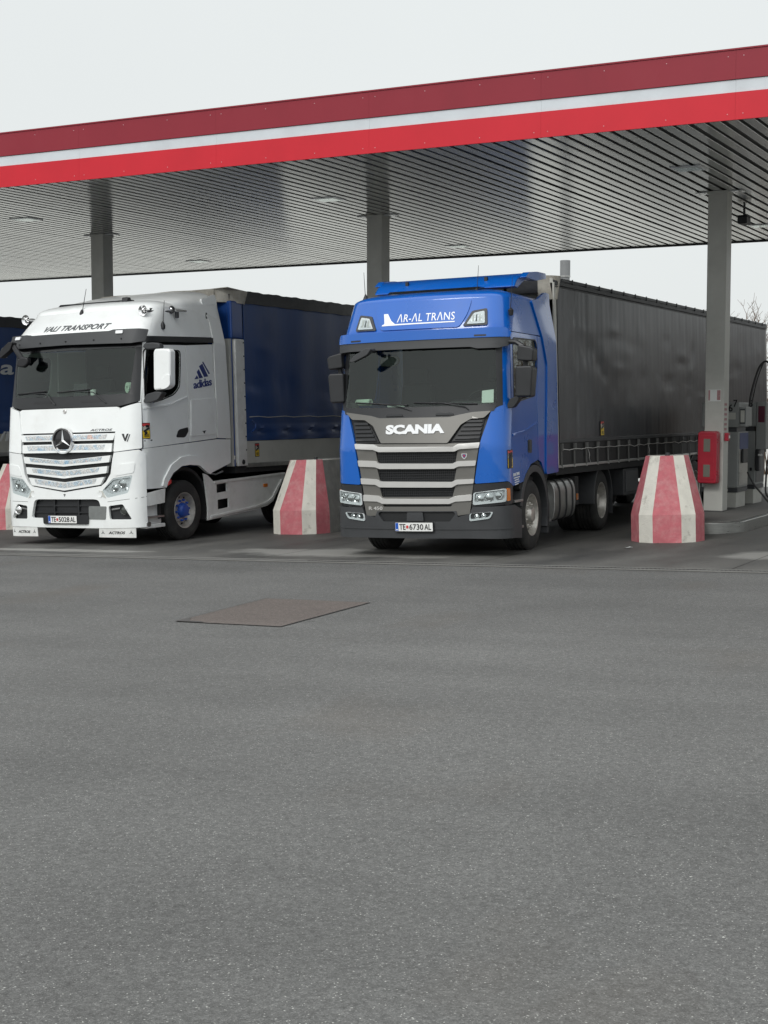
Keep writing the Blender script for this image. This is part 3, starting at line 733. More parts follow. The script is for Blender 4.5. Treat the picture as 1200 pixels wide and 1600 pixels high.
def cabin_inside(t, W, zf, z1, yr, yd, zd, mtrim='inside'):
    """floor, back wall, headliner, dashboard, wheel and seats seen through the glass"""
    boxo('rear_wall', (-W + .06, W - .06, yr - .06, yr - .02, zf, z1), mtrim, t, bevel=0)
    boxo('cab_floor', (-W + .05, W - .05, .42, yr - .06, zf - .05, zf), 'black', t, bevel=0)
    boxo('headliner', (-W + .14, W - .14, .85, yr - .06, z1 - .12, z1 - .08), mtrim, t, bevel=0)
    prismo('dashboard', [(yd, zd - .5), (yd, zd - .04), (yd + .08, zd), (yd + .42, zd + .02), (yd + .62, zd - .10), (yd + .60, zd - .5)], -W + .12, W - .12, 'x', 'black', t, bevel=.02)
    prismo('instrument_hood', [(yd + .30, zd), (yd + .36, zd + .10), (yd + .50, zd + .12), (yd + .62, zd + .0)], .30, .92, 'x', 'black', t, bevel=.02)
    bm = bmesh.new(); n = 32; rr = .22
    pts = [(rr * math.cos(2 * PI * k / n), rr * math.sin(2 * PI * k / n), 0) for k in range(n + 1)]
    tube(bm, pts, .017, 8); box(bm, -.20, .20, -.025, .025, -.02, .005); box(bm, -.06, .06, -.19, .07, -.03, .01)
    bmesh.ops.transform(bm, matrix=Matrix.Translation((.62, yd + .72, zd + .08)) @ Matrix.Rotation(R(50), 4, 'X'), verts=bm.verts)
    finish('steering_wheel', bm, 'black', t)
    for sx in (-.62, .62):
        s = empty('seat', t); 
        boxo('seat_cushion', (sx - .26, sx + .26, yd + .85, yd + 1.36, zd - .48, zd - .30), 'seat', s, bevel=.05)
        prismo('seat_back', [(yd + 1.28, zd - .34), (yd + 1.44, zd - .36), (yd + 1.58, zd + .36), (yd + 1.46, zd + .38)], sx - .25, sx + .25, 'x', 'seat', s, bevel=.04)
        prismo('headrest', [(yd + 1.46, zd + .40), (yd + 1.57, zd + .40), (yd + 1.60, zd + .60), (yd + 1.51, zd + .62)], sx - .15, sx + .15, 'x', 'seat', s, bevel=.03)

def wiper(t, mapf, pivot, elbow, a, b, off=.03):
    w = tubeo('wiper', [mapf(*pivot, off * .6), mapf(*elbow, off + .02), mapf(*((a[0] + b[0]) / 2, (a[1] + b[1]) / 2), off + .015)], .010, 'black', t, 6, .006)
    n = 8; bm = bmesh.new(); tube(bm, [mapf(a[0] + (b[0] - a[0]) * k / n, a[1] + (b[1] - a[1]) * k / n, off - .008) for k in range(n + 1)], .011, 6); finish('wiper_blade', bm, 'ink', w)

def arc_guard(name, t, yc, zc, r0, r1, x0, x1, a0, a1, m_, n=26):
    P = [(yc + r1 * math.cos(R(a0 + (a1 - a0) * k / n)), zc + r1 * math.sin(R(a0 + (a1 - a0) * k / n))) for k in range(n + 1)]
    P += [(yc + r0 * math.cos(R(a1 - (a1 - a0) * k / n)), zc + r0 * math.sin(R(a1 - (a1 - a0) * k / n))) for k in range(n + 1)]
    return prismo(name, P, x0, x1, 'x', m_, t, bevel=.008)

# ================================================================== BLUE TRACTOR
SC = Cab(1.235, .26, 5.0, [(0, .03), (.6, 0), (1.5, 0), (2.05, .10), (2.9, .22), (3.1, .24), (3.5, .42)], [(0, 0), (1.9, 0), (3.0, .01), (3.5, .08)])
def blue_tractor():
    t = empty('truck_tractor', mw=place(-8.7263, 17.609, .0797))
    tag(t, 'blue tractor unit with grey grille and black mirrors, second truck from the left', 'truck')
    F, SR, SL = SC.F, SC.S(1), SC.S(-1)
    # --- upper shell
    panel('roof_front', [(-1.37, 3.055), (1.37, 3.055), (1.31, 3.50), (-1.31, 3.50)], F, 'blue', t, 0, .03, step=.07)
    panel('centre_pressing', rnd([(-.575, 3.105), (.60, 3.10), (.71, 3.30), (.76, 3.49), (-.76, 3.49), (-.72, 3.36)], .06), F, 'blue', t, .016, .016, step=.08, bevel=.012)
    roof_cap('roof', SC, 3.495, 3.64, 2.50, 'blue', t)
    panel('header_lip', rnd([(-1.24, 2.945), (1.24, 2.945), (1.26, 3.01), (1.20, 3.075), (-1.20, 3.075), (-1.26, 3.01)], .02), F, 'blue', t, .085, .10, step=.08, bevel=.018)
    for a in (-1.0, .81): panel('marker_slot', [(a, 2.962), (a + .16, 2.962), (a + .16, 2.985), (a, 2.985)], F, 'black', t, .088, .01, step=.3, bevel=0)
    panel('sun_visor', rnd([(-1.24, 2.825), (-1.0, 2.835), (.76, 2.825), (.84, 2.80), (1.12, 2.80), (1.24, 2.835), (1.26, 2.94), (-1.26, 2.94)], .015), F, 'dark', t, .075, .05, step=.08, bevel=.012)
    # --- sides
    win = rnd([(.58, 2.07), (1.0, 2.12), (1.52, 2.18), (1.66, 2.55), (1.69, 2.86), (1.62, 2.95), (.60, 2.935)], .07)
    for sg, mp in ((1, SR), (-1, SL)):
        d = panel('door', [(.45, .95), (.95, .99), (1.10, 1.12), (1.28, 1.22), (1.62, 1.27), (1.62, 2.15), (1.74, 2.92), (1.70, 3.02), (.52, 3.02), (.46, 2.0)], mp, 'blue', t, 0, .03, holes=[win], step=.11)
        panel('window_glass', win, mp, 'sideglass', d, -.012, .006, step=.15, bevel=0)
        panel('window_seal', [(a, b) for a, b in rnd([(.565, 2.055), (1.0, 2.105), (1.53, 2.165), (1.675, 2.55), (1.705, 2.87), (1.63, 2.965), (.585, 2.95)], .07)], mp, 'black', d, .004, .012, holes=[win], step=.15, bevel=0)
        panel('door_handle', rnd([(1.14, 1.385), (1.33, 1.37), (1.34, 1.56), (1.15, 1.56)], .03), mp, 'black', d, .004, .02, bevel=.004)
        panel('grab_plate', rnd([(1.17, 1.41), (1.22, 1.41), (1.22, 1.54), (1.18, 1.54)], .015), mp, 'dark', d, .016, .016, bevel=.004)
        panel('side_crease', [(.47, 1.615), (1.0, 1.66), (1.60, 1.78), (1.60, 1.80), (1.0, 1.69), (.47, 1.65)], mp, 'blue', d, .016, .016, bevel=.008)
        panel('rear_quarter', [(1.635, 1.27), (1.78, 1.23), (1.95, 1.05), (1.975, 1.6), (2.03, 2.0), (2.10, 2.63), (1.95, 2.92), (1.89, 3.015), (1.725, 3.015), (1.755, 2.92), (1.635, 2.15)], mp, 'blue', t, 0, .03, step=.11)
        panel('upper_side', [(.52, 3.03), (1.885, 3.03), (1.64, 3.50), (.72, 3.50)], mp, 'blue', t, 0, .03, step=.08)
        panel('side_fairing', rnd([(1.965, 1.05), (2.56, 1.06), (2.60, 2.92), (2.50, 3.67), (2.30, 3.68), (1.95, 3.56), (1.66, 3.515), (1.97, 2.93), (2.12, 2.63), (2.05, 2.0), (1.995, 1.6)], .03), mp, 'blue', t, .022, .04, step=.10, bevel=.012)
        # corner panel and pillar
        s = sg
        cp = [(1.05, 1.975), (.925, 1.59), (.83, 1.0), (1.30, 1.025), (1.45, .955), (1.455, 1.5), (1.365, 2.03), (1.18, 2.035)]
        pl = [(1.195, 2.02), (1.365, 2.035), (1.30, 3.03), (1.16, 3.03)]
        panel('corner_panel', rnd(cp if s > 0 else mir(cp), .035), F, 'blue', t, .012, .04, step=.06, bevel=.012)
        panel('pillar', pl if s > 0 else mir(pl), F, 'blue', t, 0, .03, step=.07)
    # --- windscreen
    gl = rnd([(-1.12, 2.06), (0, 2.035), (1.12, 2.06), (1.085, 2.86), (-1.085, 2.86)], .05)
    panel('windscreen_frame', [(-1.21, 1.93), (1.21, 1.93), (1.205, 2.02), (1.17, 3.03), (-1.17, 3.03), (-1.205, 2.02)], F, 'black', t, .004, .03, holes=[gl], step=.08, bevel=0)
    panel('windscreen', gl, F, 'glass', t, .0, .006, step=.09, bevel=0)
    panel('cowl', rnd([(-1.10, 1.97), (-.66, 1.94), (-.5, 1.90), (.5, 1.89), (.66, 1.93), (1.08, 1.965), (1.12, 2.045), (-1.12, 2.045)], .01), F, 'black', t, .022, .03, step=.1)
    for a in (-.30, .42): panel('cowl_clip', rnd([(a - .13, 1.925), (a + .13, 1.925), (a + .11, 1.955), (a - .11, 1.955)], .008), F, 'blackgloss', t, .04, .02)
    wiper(t, F, (-.05, 1.99), (-.2, 2.05), (-.92, 2.125), (-.12, 2.07))
    wiper(t, F, (.75, 1.98), (.7, 2.03), (-.02, 2.10), (.86, 2.06))
    boxo('mirror_bracket', (-.66, -.60, .02, .20, 2.80, 2.84), 'black', t)
    bm = bmesh.new(); tube(bm, [(-.56, .02, 2.83), (-.60, -.10, 2.80), (-.64, -.14, 2.74)], .025, 8); finish('front_mirror_arm', bm, 'black', t)
    prismo('front_mirror', rnd([(-.86, 2.68), (-.80, 2.665), (-.58, 2.76), (-.52, 2.84), (-.60, 2.85), (-.78, 2.75)], .03), -.18, -.08, 'y', 'dark', t, bevel=.02)
    prismo('front_mirror', rnd([(-.60, 2.62), (-.44, 2.60), (-.33, 2.64), (-.32, 2.74), (-.50, 2.77), (-.60, 2.72)], .05), .30, .36, 'y', 'ink', t, bevel=.01)
    # --- roof lamps
    for s in (1, -1):
        q = [(.645, 3.11), (.77, 3.315), (.98, 3.345), (.99, 3.115)]; i = [(.70, 3.135), (.80, 3.285), (.945, 3.31), (.955, 3.14)]
        b = panel('roof_lamp', rnd(q if s > 0 else mir(q), .025), F, 'dark', t, .022, .03, step=.08, bevel=.006)
        panel('lamp_trim', rnd(i if s > 0 else mir(i), .02), F, 'whiteprint', b, .03, .012, step=.1, bevel=.003)
        j = [(.735, 3.158), (.815, 3.262), (.915, 3.28), (.925, 3.162)]
        panel('reflector', rnd(j if s > 0 else mir(j), .015), F, 'lamp_in', b, .033, .012, step=.1, bevel=.003)
        for k_, a in enumerate((.79, .835, .88)):
            q = [(a - .012, 3.168), (a + .014, 3.168), (a + .012, 3.262 + .006 * k_), (a - .004, 3.258)]
            panel('lamp_rib', q if s > 0 else mir(q), F, 'display' if k_ == 1 else 'galv', b, .0345, .004, step=.2, bevel=0)
        panel('lens', rnd(i if s > 0 else mir(i), .02), F, 'lens', b, .038, .003, step=.1, bevel=0)
    # --- lettering over the windscreen
    text('lettering', '\u039bR-\u039bL TR\u039bNS', -.335, 3.205, .86, .115, F, 'whiteprint', t, .020, .004, bold=.004, space=1.08)
    panel('lettering', [(-.565, 3.165), (.53, 3.172), (.53, 3.186), (-.36, 3.186), (-.43, 3.235), (-.505, 3.335), (-.57, 3.335), (-.545, 3.255), (-.53, 3.195), (-.565, 3.178)], F, 'whiteprint', t, .020, .004, step=.2, bevel=0)
    # --- grille
    panel('grille_backing', [(-1.0, .40), (1.0, .40), (1.10, 1.98), (-1.10, 1.98)], F, 'grille_mesh', t, -.03, .03, step=.15, bevel=0)
    o1 = rnd([(-.54, 1.27), (.57, 1.255), (.615, 1.455), (-.585, 1.46)], .03)
    o2 = rnd([(-.52, 1.035), (.55, 1.02), (.595, 1.225), (-.565, 1.23)], .03)
    o3 = rnd([(-.49, .81), (.52, .81), (.575, .985), (-.535, .985)], .03)
    panel('grille_surround', [(-.905, 1.555), (-.845, 1.25), (-.78, .83), (.79, .83), (.85, 1.24), (.905, 1.54)], F, 'grillegrey', t, .006, .035, holes=[o1, o2, o3], step=.1, bevel=.006)
    for zc, zb, n in ((1.445, 1.275, 15), (1.215, 1.045, 15), (.975, .82, 14)):   # vertical webs and crossbars of the black mesh
        bm = bmesh.new(); 
        for k in range(40):
            u = -.54 + 1.10 * k / 39; p = F(u, zb, -.012); q = F(u, zc, -.012); tube(bm, [p, q], .004, 4)
        for k in range(5):
            z = zb + (zc - zb) * (k + .5) / 5; tube(bm, [F(-.55 + 1.12 * j / 10, z, -.010) for j in range(11)], .005, 4)
        g = finish('grille_mesh', bm, 'black', t, smooth=0); g['kind'] = 'stuff'
    bars = [[(-.905, 1.565), (-.59, 1.55), (-.53, 1.515), (.56, 1.50), (.62, 1.535), (.915, 1.55), (.90, 1.475), (.64, 1.465), (.575, 1.435), (-.52, 1.445), (-.60, 1.475), (-.885, 1.49)],
            [(-.855, 1.335), (-.58, 1.325), (-.52, 1.29), (.545, 1.275), (.61, 1.305), (.865, 1.31), (.85, 1.24), (.62, 1.235), (.56, 1.205), (-.51, 1.215), (-.58, 1.24), (-.84, 1.25)],
            [(-.815, 1.09), (-.56, 1.075), (-.505, 1.045), (.53, 1.03), (.59, 1.06), (.83, 1.065), (.82, 1.005), (.60, .995), (.53, .955), (-.515, .965), (-.58, 1.0), (-.805, 1.01)],
            [(-.775, .865), (-.54, .85), (-.475, .81), (.485, .805), (.57, .84), (.795, .86), (.79, .775), (.57, .765), (.49, .735), (-.48, .74), (-.56, .77), (-.78, .775)]]
    for b in bars: panel('grille_bar', rnd(b, .012, 2), F, 'silver', t, .040, .06, step=.10, bevel=.012)
    panel('lower_grille_panel', [(-.78, .77), (.79, .77), (.76, .60), (.60, .575), (.56, .64), (-.54, .64), (-.60, .575), (-.74, .57)], F, 'grillegrey', t, .02, .05, holes=[rnd([(-.46, .70), (.50, .70), (.53, .728), (-.49, .728)], .01)], step=.1, bevel=.008)
    text('lettering', 'R 450', -.70, .655, .215, .048, F, 'silver', t, .026, .006, bold=.02)
    panel('bonnet_panel', rnd([(-1.085, 2.0), (-.97, 1.895), (-.76, 1.885), (-.62, 1.80), (-.49, 1.565), (.475, 1.55), (.65, 1.795), (.78, 1.865), (.955, 1.875), (1.05, 1.965), (.80, 1.955), (.60, 1.92), (.48, 1.895), (-.53, 1.905), (-.66, 1.94)], .02, 2), F, 'grillegrey', t, .03, .05, step=.1, bevel=.014)
    text('lettering', 'SCANIA', -.415, 1.682, .845, .128, F, 'whiteprint', t, .042, .012, bold=.058, space=.98)
    for s in (1, -1):
        tri = [(.96, 1.855), (.78, 1.845), (.67, 1.785), (.53, 1.575), (.90, 1.575)]
        panel('side_intake', tri if s > 0 else mir(tri), F, 'grille_mesh', t, -.005, .02, step=.12, bevel=0)
        for k in range(5):
            z = 1.60 + k * .055; a = .545 + (z - 1.575) * .62; b = .90 + (z - 1.575) * .16
            q = [(a + .01, z), (b, z), (b + .004, z + .028), (a + .03, z + .028)]; panel('intake_louvre', q if s > 0 else mir(q), F, 'black', t, .018, .02, step=.15, bevel=.003)
    e = panel('badge', rnd([(.66, 1.405), (.74, 1.405), (.735, 1.36), (.70, 1.325), (.665, 1.36)], .012), F, 'silver', t, .016, .012, step=.2, bevel=.003)
    panel('badge_field', rnd([(.675, 1.396), (.725, 1.396), (.72, 1.365), (.70, 1.342), (.68, 1.365)], .008), F, 'navyprint', e, .019, .004, step=.2, bevel=0)
    panel('badge_field', rnd([(.690, 1.390), (.712, 1.385), (.708, 1.366), (.694, 1.362)], .006), F, 'red', e, .0205, .003, step=.2, bevel=0)
    # --- bumper
    hole = rnd([(-.53, .635), (.55, .635), (.575, .60), (.485, .495), (-.475, .495), (-.555, .60)], .02)
    panel('bumper', [(-1.40, .27), (-.72, .275), (.72, .27), (1.40, .255), (1.72, .23), (1.74, .62), (1.44, .70), (.80, .69), (.76, .60), (.60, .56), (.58, .64), (-.56, .64), (-.60, .56), (-.76, .585), (-.80, .69), (-1.44, .70), (-1.74, .62), (-1.72, .23)], F, 'dark', t, .035, .05, holes=[rnd([(-.475, .497), (.485, .497), (.57, .60), (.545, .632), (-.525, .632), (-.55, .60)], .015)], step=.08, bevel=.016)
    panel('lower_mesh', [(-.6, .47), (.6, .47), (.6, .65), (-.6, .65)], F, 'grille_mesh', t, .0, .02, step=.15, bevel=0)
    panel('radar_cover', rnd([(-.125, .505), (.12, .505), (.11, .625), (-.115, .625)], .01), F, 'dark', t, .03, .03, bevel=.008)
    panel('bumper_crease', [(-1.36, .40), (1.36, .385), (1.36, .405), (-1.36, .42)], F, 'dark', t, .046, .014, holes=[[(-.32, .33), (.30, .33), (.30, .52), (-.32, .52)]] if False else (), step=.1, bevel=.005)
    number_plate(t, lambda a, b, o: F(a, b, o + .075), -.275, .372, .535, .115, '6730')
    for s in (1, -1):
        hl = [(.805, .715), (1.25, .755), (1.255, .93), (.815, .88)]; fg = [(.755, .50), (1.03, .535), (1.075, .625), (.765, .605)]
        bk = [(.79, .69), (1.44, .72), (1.45, .985), (1.30, 1.015), (.82, .99)]
        panel('headlamp_surround', bk if s > 0 else mir(bk), F, 'black', t, .008, .04, holes=[rnd(hl if s > 0 else mir(hl), .03)], step=.08, bevel=.006)
        lamp('headlight', t, F, hl if s > 0 else mir(hl), .026, [(s * .90, .80, .055), (s * 1.02, .815, .065), (s * 1.15, .835, .055)])
        lamp('fog_lamp', t, F, fg if s > 0 else mir(fg), .048, [(s * .86, .56, .035), (s * .95, .568, .035)])
        am = [(1.262, .755), (1.33, .765), (1.325, .93), (1.265, .93)]
        panel('indicator_lens', rnd(am if s > 0 else mir(am), .02), F, 'amber', t, .025, .03, step=.06, bevel=.004)
    # --- mirrors
    for s in (1, -1):
        m_ = empty('door_mirror', t); m_.location.x = .23 if s < 0 else 0
        prismo('mirror_housing', rnd([(s * 1.385, 2.62), (s * 1.60, 2.60), (s * 1.62, 2.76), (s * 1.58, 2.79), (s * 1.40, 2.83)], .03), .26, .46, 'y', 'black', m_, bevel=.03, seg=3)
        prismo('mirror_housing', rnd([(s * 1.36, 2.14), (s * 1.575, 2.135), (s * 1.605, 2.50), (s * 1.58, 2.545), (s * 1.37, 2.545)], .03), .24, .46, 'y', 'black', m_, bevel=.035, seg=3)
        tubeo('mirror_arm', [(s * 1.20, .42, 2.885), (s * 1.34, .38, 2.87), (s * 1.45, .37, 2.80)], .035, 'black', m_)
        tubeo('mirror_arm', [(s * 1.48, .38, 2.66), (s * 1.46, .38, 2.50)], .035, 'black', m_)
        prismo('mirror_foot', rnd([(s * 1.19, 1.99), (s * 1.30, 2.0), (s * 1.38, 2.10), (s * 1.40, 2.17), (s * 1.25, 2.12)], .03), .34, .46, 'y', 'black', m_, bevel=.02)
    # --- roof spoiler
    bm = bmesh.new(); prism(bm, [(1.12, 3.69), (1.25, 3.80), (1.50, 3.90), (1.95, 3.95), (2.42, 3.965), (2.42, 3.90), (1.6, 3.80), (1.3, 3.68)], -1.06, 1.06)
    for v in bm.verts:
        v.co.y += .10 * (v.co.x / 1.06) ** 2
    sp_ = finish('roof_spoiler', bm, 'blue', t, bevel=.02)
    for s in (1, -1):
        P = [(1.46, 3.83), (1.62, 3.915), (2.02, 3.955), (2.44, 3.965), (2.45, 3.885), (1.95, 3.82)]
        a, b = sorted((s * 1.06, s * 1.155)); prismo('side_wing', rnd(P, .03), a, b, 'x', 'blue', t, bevel=.025)
    for yy in (1.35, 2.2):
        for s in (-.6, .6): boxo('spoiler_strut', (s - .02, s + .02, yy, yy + .05, 3.55, 3.86), 'black', t, bevel=0)
    prismo('roof_hatch', [(.95, 3.655), (1.05, 3.70), (1.30, 3.71), (1.32, 3.655)], -.75, .62, 'x', 'blackgloss', t, bevel=.012)
    for (ax, ay, lean) in ((-1.0, .78, -.04), (.62, .9, .02)):
        a = tubeo('antenna', [(ax, ay, 3.55), (ax + lean, ay + .05, 3.98)], .006, 'ink', t, 6, .003); bm = bmesh.new(); lathe(bm, [(3.52, .05), (3.58, .045), (3.66, .012), (3.67, 0)], 10, 'z', (ax, ay, 0)); finish('antenna_foot', bm, 'ink', a)
    a = tubeo('antenna', [(1.21, .56, 3.27), (1.235, .62, 3.75)], .006, 'ink', t, 6, .003)
    bm = bmesh.new(); lathe(bm, [(-.06, .0), (-.05, .03), (.02, .04), (.06, .0)], 10, 'z', (1.22, .56, 3.29)); finish('antenna_foot', bm, 'ink', a)
    # --- door signs
    sticker(t, lambda y, z, o: SR(y, z, o + .013), .26, 1.19, .16, .25)
    text('lettering', 'AR-AL TRANS', .47, 1.075, .27, .042, SR, 'whiteprint', t, .006, .004, bold=.03, skew=.06)
    for k, (a, w) in enumerate(((.49, .26), (.53, .18), (.53, .20), (.55, .14))):
        z = 1.045 - k * .03; panel('lettering', [(a, z), (a + w, z + .014), (a + w, z + .026), (a, z + .012)], SR, 'whiteprint', t, .005, .004, step=.3, bevel=0)
    panel('windscreen_permit', [(.915, 2.075), (1.075, 2.075), (1.075, 2.25), (.915, 2.235)], F, 'paper', t, -.012, .004, step=.1, bevel=0)
    # --- entry steps, arches, wheels
    for s, mp in ((1, SR), (-1, SL)):
        panel('step_well', [(.42, .60), (.93, .60), (.95, .97), (.44, .93)], mp, 'black', t, -.10, .03, step=.2, bevel=0)
        for z in (.72, .36):
            a, b = sorted((s * 1.10, s * 1.25)); boxo('step_tread', (a, b, .50, .86, z, z + .035), 'alu', t, bevel=.006)
        x0, x1 = sorted((s * .86, s * 1.245))
        arc_guard('wheel_arch', t, 1.42, .52, .585, .685, x0, x1, -22, 168, 'dark')
        arc_guard('inner_arch', t, 1.42, .52, .70, .76, x0 * .98, x1 * .985, 20, 150, 'under')
        boxo('mud_flap', (x0, x1, 2.00, 2.05, .20, .56), 'dark', t, bevel=.006)
        wheel(t, s * 1.20, 1.42, s, 'front')
        wheel(t, s * 1.22, 5.18, s, 'rear'); w2 = wheel(t, s * .88, 5.18, s, 'rear')
        arc_guard('rear_mudguard', t, 5.18, .52, .56, .60, *sorted((s * .62, s * 1.25)), -5, 185, 'dark')
        boxo('mud_flap', (*sorted((s * .64, s * 1.24)), 5.77, 5.79, .25, .58), 'dark', t, bevel=0)
    # --- tank and chassis on the visible side
    prismo('fuel_tank', rnd([(.66, .34), (1.17, .34), (1.21, .50), (1.21, .80), (1.15, .93), (.66, .93)], .07, 5), 2.50, 3.62, 'y', 'alu', t, bevel=.012)
    for y in (2.72, 3.08, 3.42): prismo('tank_strap', rnd([(.65, .325), (1.18, .325), (1.225, .50), (1.225, .80), (1.16, .945), (.65, .945)], .07, 5), y, y + .05, 'y', 'black', t, bevel=.004)
    lb = bmesh.new(); lathe(lb, [(.92, .0), (.97, .0), (.97, .05), (.92, .055)], 14, 'z', (1.0, 2.63, 0)); finish('tank_cap', lb, 'black', t)
    prismo('battery_box', rnd([(.70, .36), (1.10, .36), (1.12, .62), (1.02, .90), (.70, .92)], .05), 2.10, 2.46, 'y', 'alu', t, bevel=.01)
    boxo('catwalk_step', (.70, 1.16, 2.08, 2.48, .335, .375), 'alu', t, bevel=.006)
    bm = bmesh.new(); lathe(bm, [(0, .0), (0, .17), (.5, .17), (.5, 0)], 24, 'y', (-.95, 2.3, .62)); finish('air_tank', bm, 'under', t)
    prismo('fuel_tank', rnd([(-.66, .34), (-1.17, .34), (-1.21, .50), (-1.21, .80), (-1.15, .93), (-.66, .93)], .07, 5), 2.9, 3.9, 'y', 'alu', t, bevel=.012)
    for s in (-1, 1): boxo('frame_rail', (s * .42 - .04, s * .42 + .04, .5, 6.0, .66, .92), 'under', t, bevel=0)
    boxo('gearbox', (-.36, .36, .6, 3.2, .34, 1.0), 'under', t, bevel=.03)
    for y in (1.42, 5.18): boxo('axle_beam', (-.95, .95, y - .07, y + .07, .42, .56), 'under', t, bevel=.02)
    boxo('fifth_wheel', (-.45, .45, 4.2, 5.1, 1.0, 1.1), 'under', t, bevel=.02)
    boxo('cab_underside', (-1.12, 1.12, .30, 2.45, .98, 1.03), 'under', t, bevel=0)
    boxo('marker_lamp', (1.16, 1.19, 3.78, 3.86, .58, .68), 'amber', t, bevel=.004)
    boxo('rear_bracket', (.9, 1.18, 3.72, 3.92, .50, .95), 'under', t, bevel=.01)
    cabin_inside(t, 1.22, 1.45, 3.48, 2.55, .26, 2.02)
    return t
BT = blue_tractor()
# loose things on the blue truck's dashboard
def on_dash(owner, name, lab, cat, bmf, material, pos, rz=0.0):
    bm = bmesh.new(); bmf(bm); o = finish(name, bm, material, None)
    o.matrix_world = owner.matrix_world @ Matrix.Translation(pos) @ Matrix.Rotation(rz, 4, 'Z'); tag(o, lab, cat); return o
def roll(L, r, hole=.022):
    return lambda bm: (lathe(bm, [(-L / 2, hole), (-L / 2, r), (L / 2, r), (L / 2, hole), (-L / 2, hole)], 20, 'x'))
bpy.context.view_layer.update()
on_dash(BT, 'paper_roll', 'thick white paper roll lying on the blue truck dashboard, left corner', 'paper roll', roll(.26, .045), 'greentint', (-.93, .47, 2.135), R(-20))
on_dash(BT, 'paper_roll', 'thin yellowish rolled paper on the blue truck dashboard', 'paper roll', roll(.26, .020, .006), 'paper', (-.42, .42, 2.07), R(-4))
